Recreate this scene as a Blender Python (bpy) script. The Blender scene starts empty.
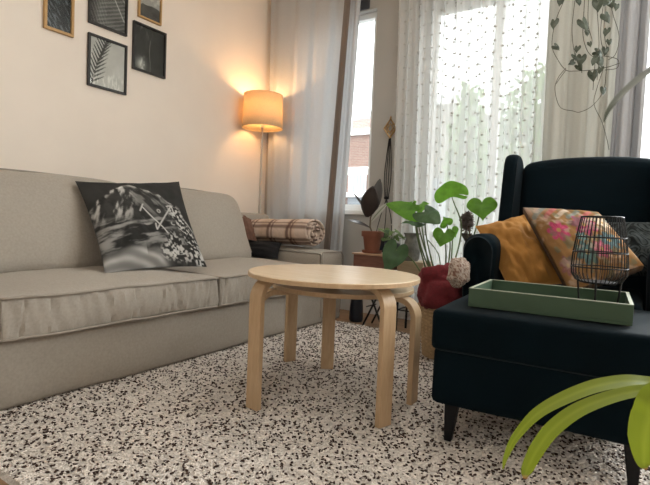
import bpy, bmesh, math, random
import numpy as np
from mathutils import Vector, Matrix, noise as mnoise

random.seed(4)
RNG = np.random.default_rng(4)
S = bpy.context.scene
COL = S.collection

# ------------------------------------------------------------------ camera
F_PX = 475.0
CAM = Vector((3.1, 0.0, 0.78))
YAW, PITCH, ROLL = math.radians(33.5), math.radians(2.5), math.radians(2.4)
fw = Vector((-math.sin(YAW) * math.cos(PITCH), math.cos(YAW) * math.cos(PITCH), -math.sin(PITCH)))
r0 = Vector((math.cos(YAW), math.sin(YAW), 0))
u0 = r0.cross(fw)
rt = math.cos(ROLL) * r0 + math.sin(ROLL) * u0
up = -math.sin(ROLL) * r0 + math.cos(ROLL) * u0
cd = bpy.data.cameras.new('camera')
cam = bpy.data.objects.new('camera', cd)
COL.objects.link(cam)
cam.matrix_world = Matrix(((rt.x, up.x, -fw.x, CAM.x), (rt.y, up.y, -fw.y, CAM.y), (rt.z, up.z, -fw.z, CAM.z), (0, 0, 0, 1)))
cd.sensor_width = 36
cd.lens = F_PX / 650 * 36
cd.clip_start = 0.02
cd.dof.use_dof = True
cd.dof.focus_distance = 2.3
cd.dof.aperture_fstop = 13.0
S.camera = cam


def P(px, py, d):
    """point at depth d along the lens axis that the photo shows at pixel px, py"""
    return CAM + d * (fw + rt * ((px - 325) / F_PX) - up * ((py - 242.5) / F_PX))


def PY(px, py, y):
    r = fw + rt * ((px - 325) / F_PX) - up * ((py - 242.5) / F_PX)
    return CAM + r * ((y - CAM.y) / r.y)


# ------------------------------------------------------------------ view, world, lights
S.view_settings.view_transform = 'Standard'
S.view_settings.look = 'None'
S.view_settings.gamma = 1
S.view_settings.use_curve_mapping = False
S.view_settings.exposure = 1.32

SKY = 3.4
W = bpy.data.worlds.new('overcast')
S.world = W
W.use_nodes = True
wn = W.node_tree
wn.nodes['Background'].inputs[0].default_value = (0.93, 0.97, 1.0, 1)
# overcast sky: the zenith is three times as bright as the horizon
_tc = wn.nodes.new('ShaderNodeTexCoord'); _sp = wn.nodes.new('ShaderNodeSeparateXYZ'); _mr = wn.nodes.new('ShaderNodeMapRange')
_mr.inputs['From Min'].default_value = 0; _mr.inputs['From Max'].default_value = 1
_mr.inputs['To Min'].default_value = SKY / 3; _mr.inputs['To Max'].default_value = SKY
wn.links.new(_tc.outputs['Generated'], _sp.inputs[0]); wn.links.new(_sp.outputs['Z'], _mr.inputs['Value']); wn.links.new(_mr.outputs[0], wn.nodes['Background'].inputs[1])


def area(name, loc, rot, sx, sy, energy=10, color=(1, 1, 1), portal=False):
    l = bpy.data.lights.new(name, 'AREA')
    l.shape = 'RECTANGLE'
    l.size, l.size_y = sx, sy
    l.energy = energy
    l.color = color
    o = bpy.data.objects.new(name, l)
    COL.objects.link(o)
    o.location = loc
    o.rotation_euler = rot
    if portal:
        l.cycles.is_portal = True
    return o


WX0, WX1, WY0, WY1, FZ, CZ = -0.14, 4.7, -1.5, 3.74, -0.018, 3.15
H90 = math.pi / 2
CEIL_FILL_W = 4.5
area('portal_a', (0.67, WY1 + .1, 1.75), (-H90, 0, 0), 0.86, 1.7, portal=True)
area('portal_b', (2.03, WY1 + .1, 1.45), (-H90, 0, 0), 1.0, 2.3, portal=True)
area('portal_c', (3.8, WY1 + .1, 1.55), (-H90, 0, 0), 1.5, 2.5, portal=True)
area('added_daylight', (3.95, WY1 + .22, 1.6), (-H90, 0, 0), 1.1, 2.3, 92, (.95, .98, 1))  # added lamp outside the right-hand window, strengthens its daylight
area('portal_d', (WX1 + .1, 2.9, 2.05), (0, H90, 0), 1.7, 1.2, portal=True)
area('portal_e', (2.6, WY0 - .1, 2.2), (H90, 0, 0), .8, .8, portal=True)

# ------------------------------------------------------------------ helpers


def setp(o, label=None, cat=None, group=None, kind=None):
    if label: o['label'] = label
    if cat: o['category'] = cat
    if group: o['group'] = group
    if kind: o['kind'] = kind
    return o


def thing(name, label, cat, loc=(0, 0, 0), rz=0, group=None):
    o = bpy.data.objects.new(name, None)
    COL.objects.link(o)
    o.empty_display_size = .05
    o.location = loc
    o.rotation_euler = (0, 0, rz)
    return setp(o, label, cat, group)


class MB:
    def __init__(s):
        s.v, s.f, s.c = [], [], []
        s.has_c = False

    def add(s, v, f, c=None):
        n = len(s.v)
        s.v += [tuple(p) for p in v]
        s.f += [tuple(i + n for i in q) for q in f]
        if c is not None: s.has_c = True
        s.c += [tuple(k) for k in c] if c is not None else [(1, 1, 1)] * len(v)
        return s

    def box(s, x0, x1, y0, y1, z0, z1):
        v = [(x, y, z) for x in (x0, x1) for y in (y0, y1) for z in (z0, z1)]
        return s.add(v, [(0, 1, 3, 2), (4, 6, 7, 5), (0, 4, 5, 1), (2, 3, 7, 6), (0, 2, 6, 4), (1, 5, 7, 3)])

    def grid(s, pts, nu, nv, cols=None, wrap_u=False, wrap_v=False):
        f = []
        for j in range(nv if wrap_v else nv - 1):
            for i in range(nu if wrap_u else nu - 1):
                a, b = j * nu + i, j * nu + (i + 1) % nu
                c, d = ((j + 1) % nv) * nu + (i + 1) % nu, ((j + 1) % nv) * nu + i
                f.append((a, b, c, d))
        return s.add(pts, f, cols)

    def tube(s, path, r, n=8, cap=True, closed=False, sq=1.0):
        path = [Vector(p) for p in path]
        m = len(path)
        rr = r if hasattr(r, '__len__') else [r] * m
        tg = []
        for i in range(m):
            a = path[(i - 1) % m] if (closed or i > 0) else path[i]
            b = path[(i + 1) % m] if (closed or i < m - 1) else path[i]
            t = (b - a)
            tg.append(t.normalized() if t.length > 1e-9 else Vector((0, 0, 1)))
        ref = Vector((0, 0, 1)) if abs(tg[0].z) < .9 else Vector((1, 0, 0))
        nx = (ref - tg[0] * ref.dot(tg[0])).normalized()
        v = []
        for i in range(m):
            nx = (nx - tg[i] * nx.dot(tg[i]))
            nx = nx.normalized() if nx.length > 1e-6 else tg[i].orthogonal().normalized()
            by = tg[i].cross(nx)
            for k in range(n):
                a = 2 * math.pi * k / n
                v.append(path[i] + rr[i] * (math.cos(a) * nx + sq * math.sin(a) * by))
        f = []
        for j in range(m if closed else m - 1):
            for k in range(n):
                f.append((j * n + k, j * n + (k + 1) % n, ((j + 1) % m) * n + (k + 1) % n, ((j + 1) % m) * n + k))
        if cap and not closed:
            f.append(tuple(range(n - 1, -1, -1)))
            f.append(tuple((m - 1) * n + k for k in range(n)))
        return s.add(v, f)

    def lathe(s, prof, n=32, c=(0, 0, 0), close=True, sx=1, sy=1):
        v = []
        for (r, z) in prof:
            for k in range(n):
                a = 2 * math.pi * k / n
                v.append((c[0] + sx * r * math.cos(a), c[1] + sy * r * math.sin(a), c[2] + z))
        f = []
        m = len(prof)
        for j in range(m - 1):
            for k in range(n):
                f.append((j * n + k, j * n + (k + 1) % n, (j + 1) * n + (k + 1) % n, (j + 1) * n + k))
        if close:
            f.append(tuple(range(n - 1, -1, -1)))
            f.append(tuple((m - 1) * n + k for k in range(n)))
        return s.add(v, f)

    def prism(s, poly, fn, t0, t1):
        """poly in 2D, fn(a, b, t) -> 3D, between t0 and t1"""
        n = len(poly)
        v = [fn(a, b, t0) for a, b in poly] + [fn(a, b, t1) for a, b in poly]
        f = [tuple(range(n - 1, -1, -1)), tuple(range(n, 2 * n))]
        f += [(i, (i + 1) % n, n + (i + 1) % n, n + i) for i in range(n)]
        return s.add(v, f)

    def build(s, name, m, parent=None, smooth=True, bevel=0, seg=2, angle=35, solid=0, subsurf=0, offset=0):
        me = bpy.data.meshes.new(name)
        me.from_pydata(s.v, [], s.f)
        if s.has_c:
            ca = me.color_attributes.new('paint', 'FLOAT_COLOR', 'POINT')
            ca.data.foreach_set('color', np.array([(*k[:3], 1) for k in s.c], dtype=np.float32).ravel())
        bm = bmesh.new()
        bm.from_mesh(me)
        bmesh.ops.recalc_face_normals(bm, faces=bm.faces)
        bm.to_mesh(me)
        bm.free()
        if smooth:
            for p in me.polygons: p.use_smooth = True
        me.materials.append(m)
        o = bpy.data.objects.new(name, me)
        COL.objects.link(o)
        if parent is not None: o.parent = parent
        if solid:
            md = o.modifiers.new('solid', 'SOLIDIFY'); md.thickness = solid; md.offset = offset
        if bevel:
            md = o.modifiers.new('bevel', 'BEVEL'); md.width = bevel; md.segments = seg; md.limit_method = 'ANGLE'; md.angle_limit = math.radians(30)
        if subsurf:
            md = o.modifiers.new('sub', 'SUBSURF'); md.levels = subsurf; md.render_levels = subsurf
        if smooth:
            try:
                me.set_sharp_from_angle(angle=math.radians(angle))
            except Exception:
                pass
        return o


def catmull(pts, n=8):
    pts = [Vector(p) for p in pts]
    q = [pts[0] * 2 - pts[1]] + pts + [pts[-1] * 2 - pts[-2]]
    out = []
    for i in range(1, len(q) - 2):
        a, b, c, d = q[i - 1], q[i], q[i + 1], q[i + 2]
        for k in range(n):
            t = k / n
            out.append(0.5 * ((2 * b) + (c - a) * t + (2 * a - 5 * b + 4 * c - d) * t * t + (3 * b - a - 3 * c + d) * t ** 3))
    out.append(pts[-1])
    return out


# ------------------------------------------------------------------ materials
MATS = {}


def mat(name, color, rough=.7, var=0.0, vscale=20, bump=0.0, bscale=60, metal=0, spec=.5, sheen=0, paint=False, trans=0.0, coat=0, gradcoord='Object'):
    m = bpy.data.materials.new(name)
    m.use_nodes = True
    nt = m.node_tree
    N, L = nt.nodes, nt.links
    b = N['Principled BSDF']
    b.inputs['Base Color'].default_value = (*color, 1)
    b.inputs['Roughness'].default_value = rough
    b.inputs['Metallic'].default_value = metal
    b.inputs['Specular IOR Level'].default_value = spec
    if sheen:
        b.inputs['Sheen Weight'].default_value = sheen
        b.inputs['Sheen Roughness'].default_value = .5
        b.inputs['Sheen Tint'].default_value = (*[min(1, c * 2 + .1) for c in color], 1)
    if coat: b.inputs['Coat Weight'].default_value = coat
    tc = N.new('ShaderNodeTexCoord')
    base = None
    if paint:
        a = N.new('ShaderNodeAttribute'); a.attribute_name = 'paint'
        base = a.outputs['Color']
        L.new(base, b.inputs['Base Color'])
    if var:
        n = N.new('ShaderNodeTexNoise'); n.inputs['Scale'].default_value = vscale; n.inputs['Detail'].default_value = 4
        L.new(tc.outputs[gradcoord], n.inputs['Vector'])
        mr = N.new('ShaderNodeMapRange')
        mr.inputs['From Min'].default_value = .3; mr.inputs['From Max'].default_value = .7
        mr.inputs['To Min'].default_value = 1 - var; mr.inputs['To Max'].default_value = 1 + var
        L.new(n.outputs['Fac'], mr.inputs['Value'])
        mx = N.new('ShaderNodeVectorMath'); mx.operation = 'SCALE'
        if base is None: mx.inputs[0].default_value = color
        else: L.new(base, mx.inputs[0])
        L.new(mr.outputs[0], mx.inputs['Scale'])
        base = mx.outputs[0]
        L.new(base, b.inputs['Base Color'])
    if bump:
        n = N.new('ShaderNodeTexNoise'); n.inputs['Scale'].default_value = bscale; n.inputs['Detail'].default_value = 3
        L.new(tc.outputs[gradcoord], n.inputs['Vector'])
        bp = N.new('ShaderNodeBump'); bp.inputs['Strength'].default_value = bump; bp.inputs['Distance'].default_value = .01
        L.new(n.outputs['Fac'], bp.inputs['Height'])
        L.new(bp.outputs[0], b.inputs['Normal'])
    if trans:
        out = N['Material Output']
        t = N.new('ShaderNodeBsdfTranslucent')
        t.inputs[0].default_value = (*color, 1)
        if base is not None: L.new(base, t.inputs[0])
        mxs = N.new('ShaderNodeMixShader'); mxs.inputs[0].default_value = trans
        L.new(b.outputs[0], mxs.inputs[1]); L.new(t.outputs[0], mxs.inputs[2])
        L.new(mxs.outputs[0], out.inputs[0])
    MATS[name] = m
    return m


def sheer_mat(name, color, alpha, trans=.6):
    m = bpy.data.materials.new(name)
    m.use_nodes = True
    nt = m.node_tree
    N, L = nt.nodes, nt.links
    N.remove(N['Principled BSDF'])
    d = N.new('ShaderNodeBsdfDiffuse'); d.inputs[0].default_value = (*color, 1)
    t = N.new('ShaderNodeBsdfTranslucent'); t.inputs[0].default_value = (*color, 1)
    a = N.new('ShaderNodeMixShader'); a.inputs[0].default_value = trans
    L.new(d.outputs[0], a.inputs[1]); L.new(t.outputs[0], a.inputs[2])
    tr = N.new('ShaderNodeBsdfTransparent')
    # seen edge-on the cloth hides more
    lw = N.new('ShaderNodeLayerWeight'); lw.inputs['Blend'].default_value = .35
    mr = N.new('ShaderNodeMapRange'); mr.inputs['To Min'].default_value = alpha; mr.inputs['To Max'].default_value = min(1, alpha + .45)
    L.new(lw.outputs['Facing'], mr.inputs['Value'])
    mx = N.new('ShaderNodeMixShader')
    L.new(mr.outputs[0], mx.inputs[0])
    L.new(tr.outputs[0], mx.inputs[1]); L.new(a.outputs[0], mx.inputs[2])
    L.new(mx.outputs[0], N['Material Output'].inputs[0])
    return m


def glass_mat(name, f=.06):
    m = bpy.data.materials.new(name)
    m.use_nodes = True
    nt = m.node_tree
    N, L = nt.nodes, nt.links
    N.remove(N['Principled BSDF'])
    tr = N.new('ShaderNodeBsdfTransparent'); tr.inputs[0].default_value = (.97, .98, .97, 1)
    g = N.new('ShaderNodeBsdfGlossy'); g.inputs['Roughness'].default_value = .02
    mx = N.new('ShaderNodeMixShader'); mx.inputs[0].default_value = f
    L.new(tr.outputs[0], mx.inputs[1]); L.new(g.outputs[0], mx.inputs[2])
    L.new(mx.outputs[0], N['Material Output'].inputs[0])
    return m


def wood_mat(name, c1, c2, scale=(1, 12, 12), rough=.45, planks=None):
    m = bpy.data.materials.new(name)
    m.use_nodes = True
    nt = m.node_tree
    N, L = nt.nodes, nt.links
    b = N['Principled BSDF']
    b.inputs['Roughness'].default_value = rough
    tc = N.new('ShaderNodeTexCoord')
    mp = N.new('ShaderNodeMapping'); mp.inputs['Scale'].default_value = scale
    L.new(tc.outputs['Object'], mp.inputs[0])
    n = N.new('ShaderNodeTexNoise'); n.inputs['Scale'].default_value = 6; n.inputs['Detail'].default_value = 6; n.inputs['Distortion'].default_value = .6
    L.new(mp.outputs[0], n.inputs['Vector'])
    cr = N.new('ShaderNodeValToRGB')
    cr.color_ramp.elements[0].position = .3; cr.color_ramp.elements[0].color = (*c1, 1)
    cr.color_ramp.elements[1].position = .7; cr.color_ramp.elements[1].color = (*c2, 1)
    L.new(n.outputs['Fac'], cr.inputs[0])
    col = cr.outputs[0]
    if planks:
        bk = N.new('ShaderNodeTexBrick')
        bk.inputs['Color1'].default_value = (1, 1, 1, 1); bk.inputs['Color2'].default_value = (.75, .75, .75, 1); bk.inputs['Mortar'].default_value = (.25, .2, .15, 1)
        bk.inputs['Scale'].default_value = 1; bk.inputs['Brick Width'].default_value = planks[0]; bk.inputs['Row Height'].default_value = planks[1]; bk.inputs['Mortar Size'].default_value = .003
        L.new(tc.outputs['Object'], bk.inputs['Vector'])
        mm = N.new('ShaderNodeMix'); mm.data_type = 'RGBA'; mm.blend_type = 'MULTIPLY'; mm.inputs['Factor'].default_value = 1
        L.new(col, mm.inputs['A']); L.new(bk.outputs[0], mm.inputs['B'])
        col = mm.outputs['Result']
    L.new(col, b.inputs['Base Color'])
    return m


def brick_mat(name, c1, c2, mortar, scale=1.0):
    m = bpy.data.materials.new(name)
    m.use_nodes = True
    nt = m.node_tree
    N, L = nt.nodes, nt.links
    b = N['Principled BSDF']; b.inputs['Roughness'].default_value = .9
    tc = N.new('ShaderNodeTexCoord')
    mp = N.new('ShaderNodeMapping'); mp.inputs['Rotation'].default_value = (H90, 0, 0)
    L.new(tc.outputs['Object'], mp.inputs[0])
    bk = N.new('ShaderNodeTexBrick')
    bk.inputs['Color1'].default_value = (*c1, 1); bk.inputs['Color2'].default_value = (*c2, 1); bk.inputs['Mortar'].default_value = (*mortar, 1)
    bk.inputs['Scale'].default_value = scale; bk.inputs['Brick Width'].default_value = .24; bk.inputs['Row Height'].default_value = .08; bk.inputs['Mortar Size'].default_value = .008
    L.new(mp.outputs[0], bk.inputs['Vector'])
    L.new(bk.outputs[0], b.inputs['Base Color'])
    return m


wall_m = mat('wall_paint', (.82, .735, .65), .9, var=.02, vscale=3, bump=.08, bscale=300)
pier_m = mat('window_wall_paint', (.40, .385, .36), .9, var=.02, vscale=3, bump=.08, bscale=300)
white_m = mat('white_paint', (.8, .79, .77), .5)
ceil_m = mat('ceiling_paint', (.86, .84, .80), .9)
floor_m = wood_mat('oak_floor', (.25, .145, .07), (.36, .21, .11), (1, 10, 10), .4, planks=(1.2, .12))
sofa_m = mat('sofa_cotton', (.335, .298, .255), .95, var=.08, vscale=90, bump=.25, bscale=700, sheen=.2)
sofa_pipe = mat('sofa_piping', (.29, .255, .215), .95, bump=.2, bscale=600)
velvet_m = mat('dark_teal_velvet', (.0011, .0052, .0082), .9, var=.25, vscale=5, sheen=.22, spec=.08)
velvet_l = mat('dark_teal_piping', (.0025, .0085, .012), .95)
birch_m = wood_mat('birch_veneer', (.60, .46, .31), (.68, .54, .385), (1, 9, 9), .24)
birch_e = wood_mat('birch_edge', (.47, .32, .185), (.55, .39, .24), (12, 12, 2), .45)
black_m = mat('black_metal', (.008, .008, .009), .5, spec=.2)
blackwood_m = mat('black_stained_wood', (.005, .005, .006), .5, spec=.2)
paint_m = mat('printed_cotton', (1, 1, 1), .9, spec=.12, paint=True, bump=.1, bscale=500)
paintgloss_m = mat('photo_print', (1, 1, 1), .8, spec=.1, paint=True)
leaf_m = mat('bright_green_leaf', (.14, .32, .035), .45, var=.15, vscale=25, trans=.7)
leafd_m = mat('deep_green_leaf', (.05, .105, .04), .5, var=.2, vscale=25, trans=.25)
leafpaint_m = mat('variegated_leaf', (1, 1, 1), .4, paint=True, trans=.4)
rubber_m = mat('burgundy_rubber_leaf', (.020, .012, .011), .35, var=.2, vscale=20)
stem_m = mat('green_stem', (.10, .14, .05), .6)
brownstem_m = mat('brown_stem', (.10, .07, .04), .8)
terra_m = mat('terracotta', (.19, .068, .038), .85, var=.1, vscale=15)
soil_m = mat('potting_soil', (.03, .022, .015), 1, bump=1, bscale=90)
gold_m = mat('gold_wood_frame', (.46, .27, .10), .5, var=.08, vscale=40)
blackframe_m = mat('black_frame', (.012, .010, .009), .4)
navy_m = mat('navy_glaze', (.008, .012, .022), .3)
mustard_m = mat('mustard_cotton', (.30, .135, .024), .9, var=.08, vscale=8, bump=.2, bscale=400, sheen=.2)
red_m = mat('dark_red_wool', (.13, .009, .014), .95, var=.2, vscale=60, bump=.6, bscale=250, sheen=.3)
traygreen_m = mat('sage_green_paint', (.040, .080, .044), .6, var=.05, vscale=12)
trayrim_m = mat('pale_rim', (.30, .32, .24), .5)
wicker_m = mat('pale_wicker', (.42, .29, .16), .8, var=.2, vscale=60, bump=.4, bscale=200)
shade_m = mat('linen_lamp_shade', (.82, .66, .42), .9, var=.06, vscale=120, trans=.34)
brass_m = mat('brushed_pole', (.42, .36, .30), .35, metal=.9)
glass_m = glass_mat('clear_glass')
frameglass_m = glass_mat('frame_glass', .022)
curtain_m = mat('grey_linen_curtain', (.53, .55, .575), .95, var=.04, vscale=150, trans=.16, bump=.15, bscale=500)
fold_shade_m = mat('taupe_fold_shade', (.20, .165, .145), .95)  # shade of a deep curtain fold put into the colour
cream_m = mat('cream_curtain', (.44, .43, .385), .95, var=.03, vscale=150, trans=.2, bump=.15, bscale=500)
grey_m = mat('cool_grey_curtain', (.30, .30, .31), .95, var=.04, vscale=150, trans=.06)
sheer_m = sheer_mat('white_sheer', (.74, .74, .725), .70)
dot_m = mat('cream_tuft', (.48, .47, .45), .95)
blackcloth_m = mat('black_cloth', (.006, .006, .008), .95)
brown_m = mat('brown_plum_cloth', (.16, .085, .06), .95, var=.15, vscale=40, bump=.3, bscale=300)

# ------------------------------------------------------------------ noise for painted patterns


def vnoise(x, y, seed=0):
    xi, yi = np.floor(x).astype(int), np.floor(y).astype(int)
    xf, yf = x - xi, y - yi
    u, v = xf * xf * (3 - 2 * xf), yf * yf * (3 - 2 * yf)

    def h(a, b):
        n = (a * 374761393 + b * 668265263 + seed * 982451653) & 0x7fffffff
        n = ((n ^ (n >> 13)) * 1274126177) & 0x7fffffff
        return ((n ^ (n >> 16)) & 0xffff) / 65535.0
    return (h(xi, yi) * (1 - u) + h(xi + 1, yi) * u) * (1 - v) + (h(xi, yi + 1) * (1 - u) + h(xi + 1, yi + 1) * u) * v


def fbm(x, y, o=4, seed=0):
    s, a, t = 0, .5, 0
    for i in range(o):
        s = s + a * vnoise(x * 2 ** i, y * 2 ** i, seed + i); t += a; a *= .5
    return s / t


def sstep(a, b, x):
    t = np.clip((x - a) / (b - a), 0, 1)
    return t * t * (3 - 2 * t)


def seg_d(u, v, a, b):
    ax, ay = a; bx, by = b
    t = np.clip(((u - ax) * (bx - ax) + (v - ay) * (by - ay)) / ((bx - ax) ** 2 + (by - ay) ** 2), 0, 1)
    return np.hypot(u - ax - t * (bx - ax), v - ay - t * (by - ay))


def lerp3(m, a, b):
    return a * (1 - m[..., None]) + np.array(b) * m[..., None]


# ------------------------------------------------------------------ the room
def struct(o):
    return setp(o, kind='structure')


fl = MB().box(WX0 - .1, WX1 + .1, WY0 - .1, WY1 + .12, FZ - .1, FZ).build('floor', floor_m, smooth=False); struct(fl)
ce = MB().box(WX0 - .1, WX1 + .1, WY0 - .1, WY1 + .12, CZ, CZ + .1).build('ceiling', ceil_m, smooth=False); struct(ce)
struct(MB().box(WX0 - .12, WX0, WY0 - .1, WY1 + .12, FZ, CZ).build('wall_left', wall_m, smooth=False))


def wall_holes(name, a0, a1, holes, fn, m):
    """holes (a0,a1,z0,z1) sorted along a"""
    b = MB()
    cur = a0
    for (h0, h1, z0, z1) in holes:
        b.box(*fn(cur, h0), FZ, CZ)
        b.box(*fn(h0, h1), FZ, z0)
        b.box(*fn(h0, h1), z1, CZ)
        cur = h1
    b.box(*fn(cur, a1), FZ, CZ)
    return struct(b.build(name, m, smooth=False))


WIN = [(0.24, 1.07, .90, 2.665), (1.56, 2.50, .30, 2.58), (3.00, 4.55, .30, 2.80)]
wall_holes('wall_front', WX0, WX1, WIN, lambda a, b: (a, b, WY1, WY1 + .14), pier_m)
FILL_RW = [(2.3, 3.5, 1.2, 2.9)]  # unseen side window, added for fill light
FILL_BW = [(2.2, 3.0, 1.8, 2.6)]  # unseen window behind the camera, added to brighten the room
wall_holes('wall_back', WX0, WX1, FILL_BW, lambda a, b: (a, b, WY0 - .14, WY0), wall_m)
wall_holes('wall_right', WY0, WY1, FILL_RW, lambda a, b: (WX1, WX1 + .14, a, b), wall_m)


def window(idx, h, axis='y', mid=True, base=None):
    a0, a1, z0, z1 = h
    t = .05
    def bx(b, p0, p1, d0, d1, q0, q1):
        if axis == 'y': b.box(p0, p1, d0, d1, q0, q1)
        else: b.box(d0, d1, p0, p1, q0, q1)
    if base is None: base = WY1 if axis == 'y' else WX1
    root = bpy.data.objects.new('window_%d' % idx, None); COL.objects.link(root); struct(root)
    b = MB()
    bx(b, a0, a1, base + .06, base + .12, z0, z0 + t); bx(b, a0, a1, base + .06, base + .12, z1 - t, z1)
    bx(b, a0, a0 + t, base + .06, base + .12, z0 + t, z1 - t); bx(b, a1 - t, a1, base + .06, base + .12, z0 + t, z1 - t)
    if mid:
        c = a0 + (a1 - a0) * .58
        bx(b, c - .03, c + .03, base + .06, base + .12, z0 + t, z1 - t)
    b.build('frame', white_m, root, smooth=False)
    g = MB(); bx(g, a0 + t, a1 - t, base + .088, base + .094, z0 + t, z1 - t)
    g.build('pane', glass_m, root, smooth=False)
    s = MB(); bx(s, a0 - .04, a1 + .04, base - .025, base + .07, z0 - .045, z0 - .001)
    s.build('sill', white_m, root, bevel=.006)
    return root


w1 = window(1, WIN[0], mid=False)
MB().box(.20, 1.0, WY1 - .022, WY1 - .002, 2.67, 2.76).build('roller_blind', mat('charcoal_blind', (.05, .052, .06), .7), w1, bevel=.01)
window(2, WIN[1]); window(3, WIN[2]); window(4, FILL_RW[0], axis='x'); window(5, FILL_BW[0], base=WY0 - .15)  # the last two are the added fill windows, out of view
for nm, bx in (('baseboard_front', (WX0 + .016, WX1, WY1 - .015, WY1 - .001, FZ, .10)), ('baseboard_left', (WX0 + .001, WX0 + .015, WY0, WY1, FZ, .10))):
    struct(MB().box(*bx).build(nm, white_m, smooth=False))

# ------------------------------------------------------------------ rug
RX0, RX1, RY0, RY1 = .75, 3.75, .63, 3.20
rug = thing('rug', 'shaggy off-white rug with dark brown flecks covering the floor', 'rug', (0, 0, FZ))
b = MB()
nx, ny = 150, 132
pts = []
for j in range(ny):
    for i in range(nx):
        x = RX0 + (RX1 - RX0) * i / (nx - 1); y = RY0 + (RY1 - RY0) * j / (ny - 1)
        z = .014 + .004 * mnoise.noise(Vector((x * 30, y * 30, 0)))
        if i in (0, nx - 1) or j in (0, ny - 1): z = .0005
        pts.append((x, y, z))
b.grid(pts, nx, ny)
rugbase_m = mat('rug_backing', (.62, .57, .525), 1, var=.16, vscale=80, bump=1, bscale=160)
b.build('backing', rugbase_m, rug)


def tufts(name, n, ln, r, col, parent, seed, z0):
    rng = np.random.default_rng(seed)
    x = rng.uniform(RX0 + .01, RX1 - .01, n); y = rng.uniform(RY0 + .01, RY1 - .01, n)
    th = rng.uniform(0, 2 * np.pi, n)
    L = ln * rng.uniform(.55, 1.3, n); R = r * rng.uniform(.7, 1.2, n)
    bend = rng.uniform(-.4, .4, n)
    tilt = rng.uniform(-.25, .25, n)
    K = 5; M = 6
    t = np.linspace(-1, 1, M)
    rad = np.sqrt(np.clip(1 - t ** 2, 0.03, 1)) ** .8
    ang = np.linspace(0, 2 * np.pi, K, endpoint=False)
    V = np.zeros((n, M, K, 3), np.float32)
    dx, dy = np.cos(th), np.sin(th)
    for i in range(M):
        cx = x + dx * L * t[i] / 2 - dy * bend * L * (t[i] ** 2)
        cy = y + dy * L * t[i] / 2 + dx * bend * L * (t[i] ** 2)
        cz = z0 + R * .35 + tilt * L * t[i] / 2
        for k in range(K):
            V[:, i, k, 0] = cx - dy * R * rad[i] * math.cos(ang[k])
            V[:, i, k, 1] = cy + dx * R * rad[i] * math.cos(ang[k])
            V[:, i, k, 2] = cz + R * rad[i] * math.sin(ang[k])
    base = np.arange(n)[:, None, None, None] * (M * K)
    ii = np.arange(M - 1)[:, None]; kk = np.arange(K)[None, :]
    q = np.stack([ii * K + kk, ii * K + (kk + 1) % K, (ii + 1) * K + (kk + 1) % K, (ii + 1) * K + kk], -1)[None]
    Fq = (q + base).reshape(-1, 4).astype(np.int32)
    me = bpy.data.meshes.new(name)
    me.vertices.add(n * M * K); me.vertices.foreach_set('co', V.ravel())
    me.loops.add(len(Fq) * 4); me.loops.foreach_set('vertex_index', Fq.ravel())
    me.polygons.add(len(Fq)); me.polygons.foreach_set('loop_start', np.arange(0, len(Fq) * 4, 4, dtype=np.int32))
    me.polygons.foreach_set('use_smooth', np.ones(len(Fq), bool))
    me.update(calc_edges=True)
    me.materials.append(col)
    o = bpy.data.objects.new(name, me); COL.objects.link(o); o.parent = parent
    o['kind'] = 'stuff'
    return o


tufts('pale_pile', 62000, .016, .0038, mat('off_white_wool', (.72, .66, .61), 1, var=.12, vscale=40), rug, 1, .014)
tufts('dark_flecks', 19000, .0125, .0033, mat('dark_brown_wool', (.055, .033, .025), 1), rug, 2, .0165)['label'] = 'dark brown flecks'

# ------------------------------------------------------------------ soft boxes


def soft_box(x0, x1, y0, y1, z0, z1, r=.04, bulge=(0, 0, 0), n=(16, 16, 10), wob=.0, wscale=4, pucker=0, seed=0):
    """rounded upholstery block; bulge per axis, wob = soft unevenness, pucker = gathers on the +x face"""
    hx, hy, hz = (x1 - x0) / 2, (y1 - y0) / 2, (z1 - z0) / 2
    c = Vector(((x0 + x1) / 2, (y0 + y1) / 2, (z0 + z1) / 2))
    r = min(r, hx * .98, hy * .98, hz * .98)
    b = MB()
    H = (hx, hy, hz)
    for ax in range(3):
        a1, a2 = (ax + 1) % 3, (ax + 2) % 3
        for sg in (-1, 1):
            pts = []
            for j in range(n[a2] + 1):
                for i in range(n[a1] + 1):
                    p = [0, 0, 0]
                    p[ax] = sg
                    def warp(t, h):  # denser near the edges
                        s = math.sin(t * math.pi / 2)
                        return .5 * t + .5 * s
                    p[a1] = warp(-1 + 2 * i / n[a1], H[a1]); p[a2] = warp(-1 + 2 * j / n[a2], H[a2])
                    q = [p[k] * H[k] for k in range(3)]
                    cl = [max(-(H[k] - r), min(H[k] - r, q[k])) for k in range(3)]
                    d = Vector((q[0] - cl[0], q[1] - cl[1], q[2] - cl[2]))
                    if d.length > 1e-9:
                        d.normalize()
                        q = [cl[k] + d[k] * r for k in range(3)]
                    u = [q[k] / H[k] for k in range(3)]
                    for k in range(3):
                        if bulge[k]:
                            k1, k2 = (k + 1) % 3, (k + 2) % 3
                            q[k] += u[k] * bulge[k] * (1 - abs(u[k1]) ** 2.2) * (1 - abs(u[k2]) ** 2.2)
                    w = Vector(q) + c
                    if wob:
                        nv = Vector((q[0] / hx, q[1] / hy, q[2] / hz)).normalized()
                        w += nv * wob * mnoise.noise(Vector((w.x * wscale + seed, w.y * wscale, w.z * wscale)))
                    if pucker and u[0] > .5:
                        am = pucker * (u[0] - .5) * 2 * max(0, 1 - abs(u[2]) ** 4)
                        ed = .35 + .65 * abs(u[2])
                        w.x += am * ed * (mnoise.noise(Vector((w.y * 26 + w.z * 7, seed, 0))) + .6 * mnoise.noise(Vector((w.y * 60 - w.z * 9, seed + 5, 0))))
                    pts.append(w)
            b.grid(pts, n[a1] + 1, n[a2] + 1)
    return b


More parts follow.
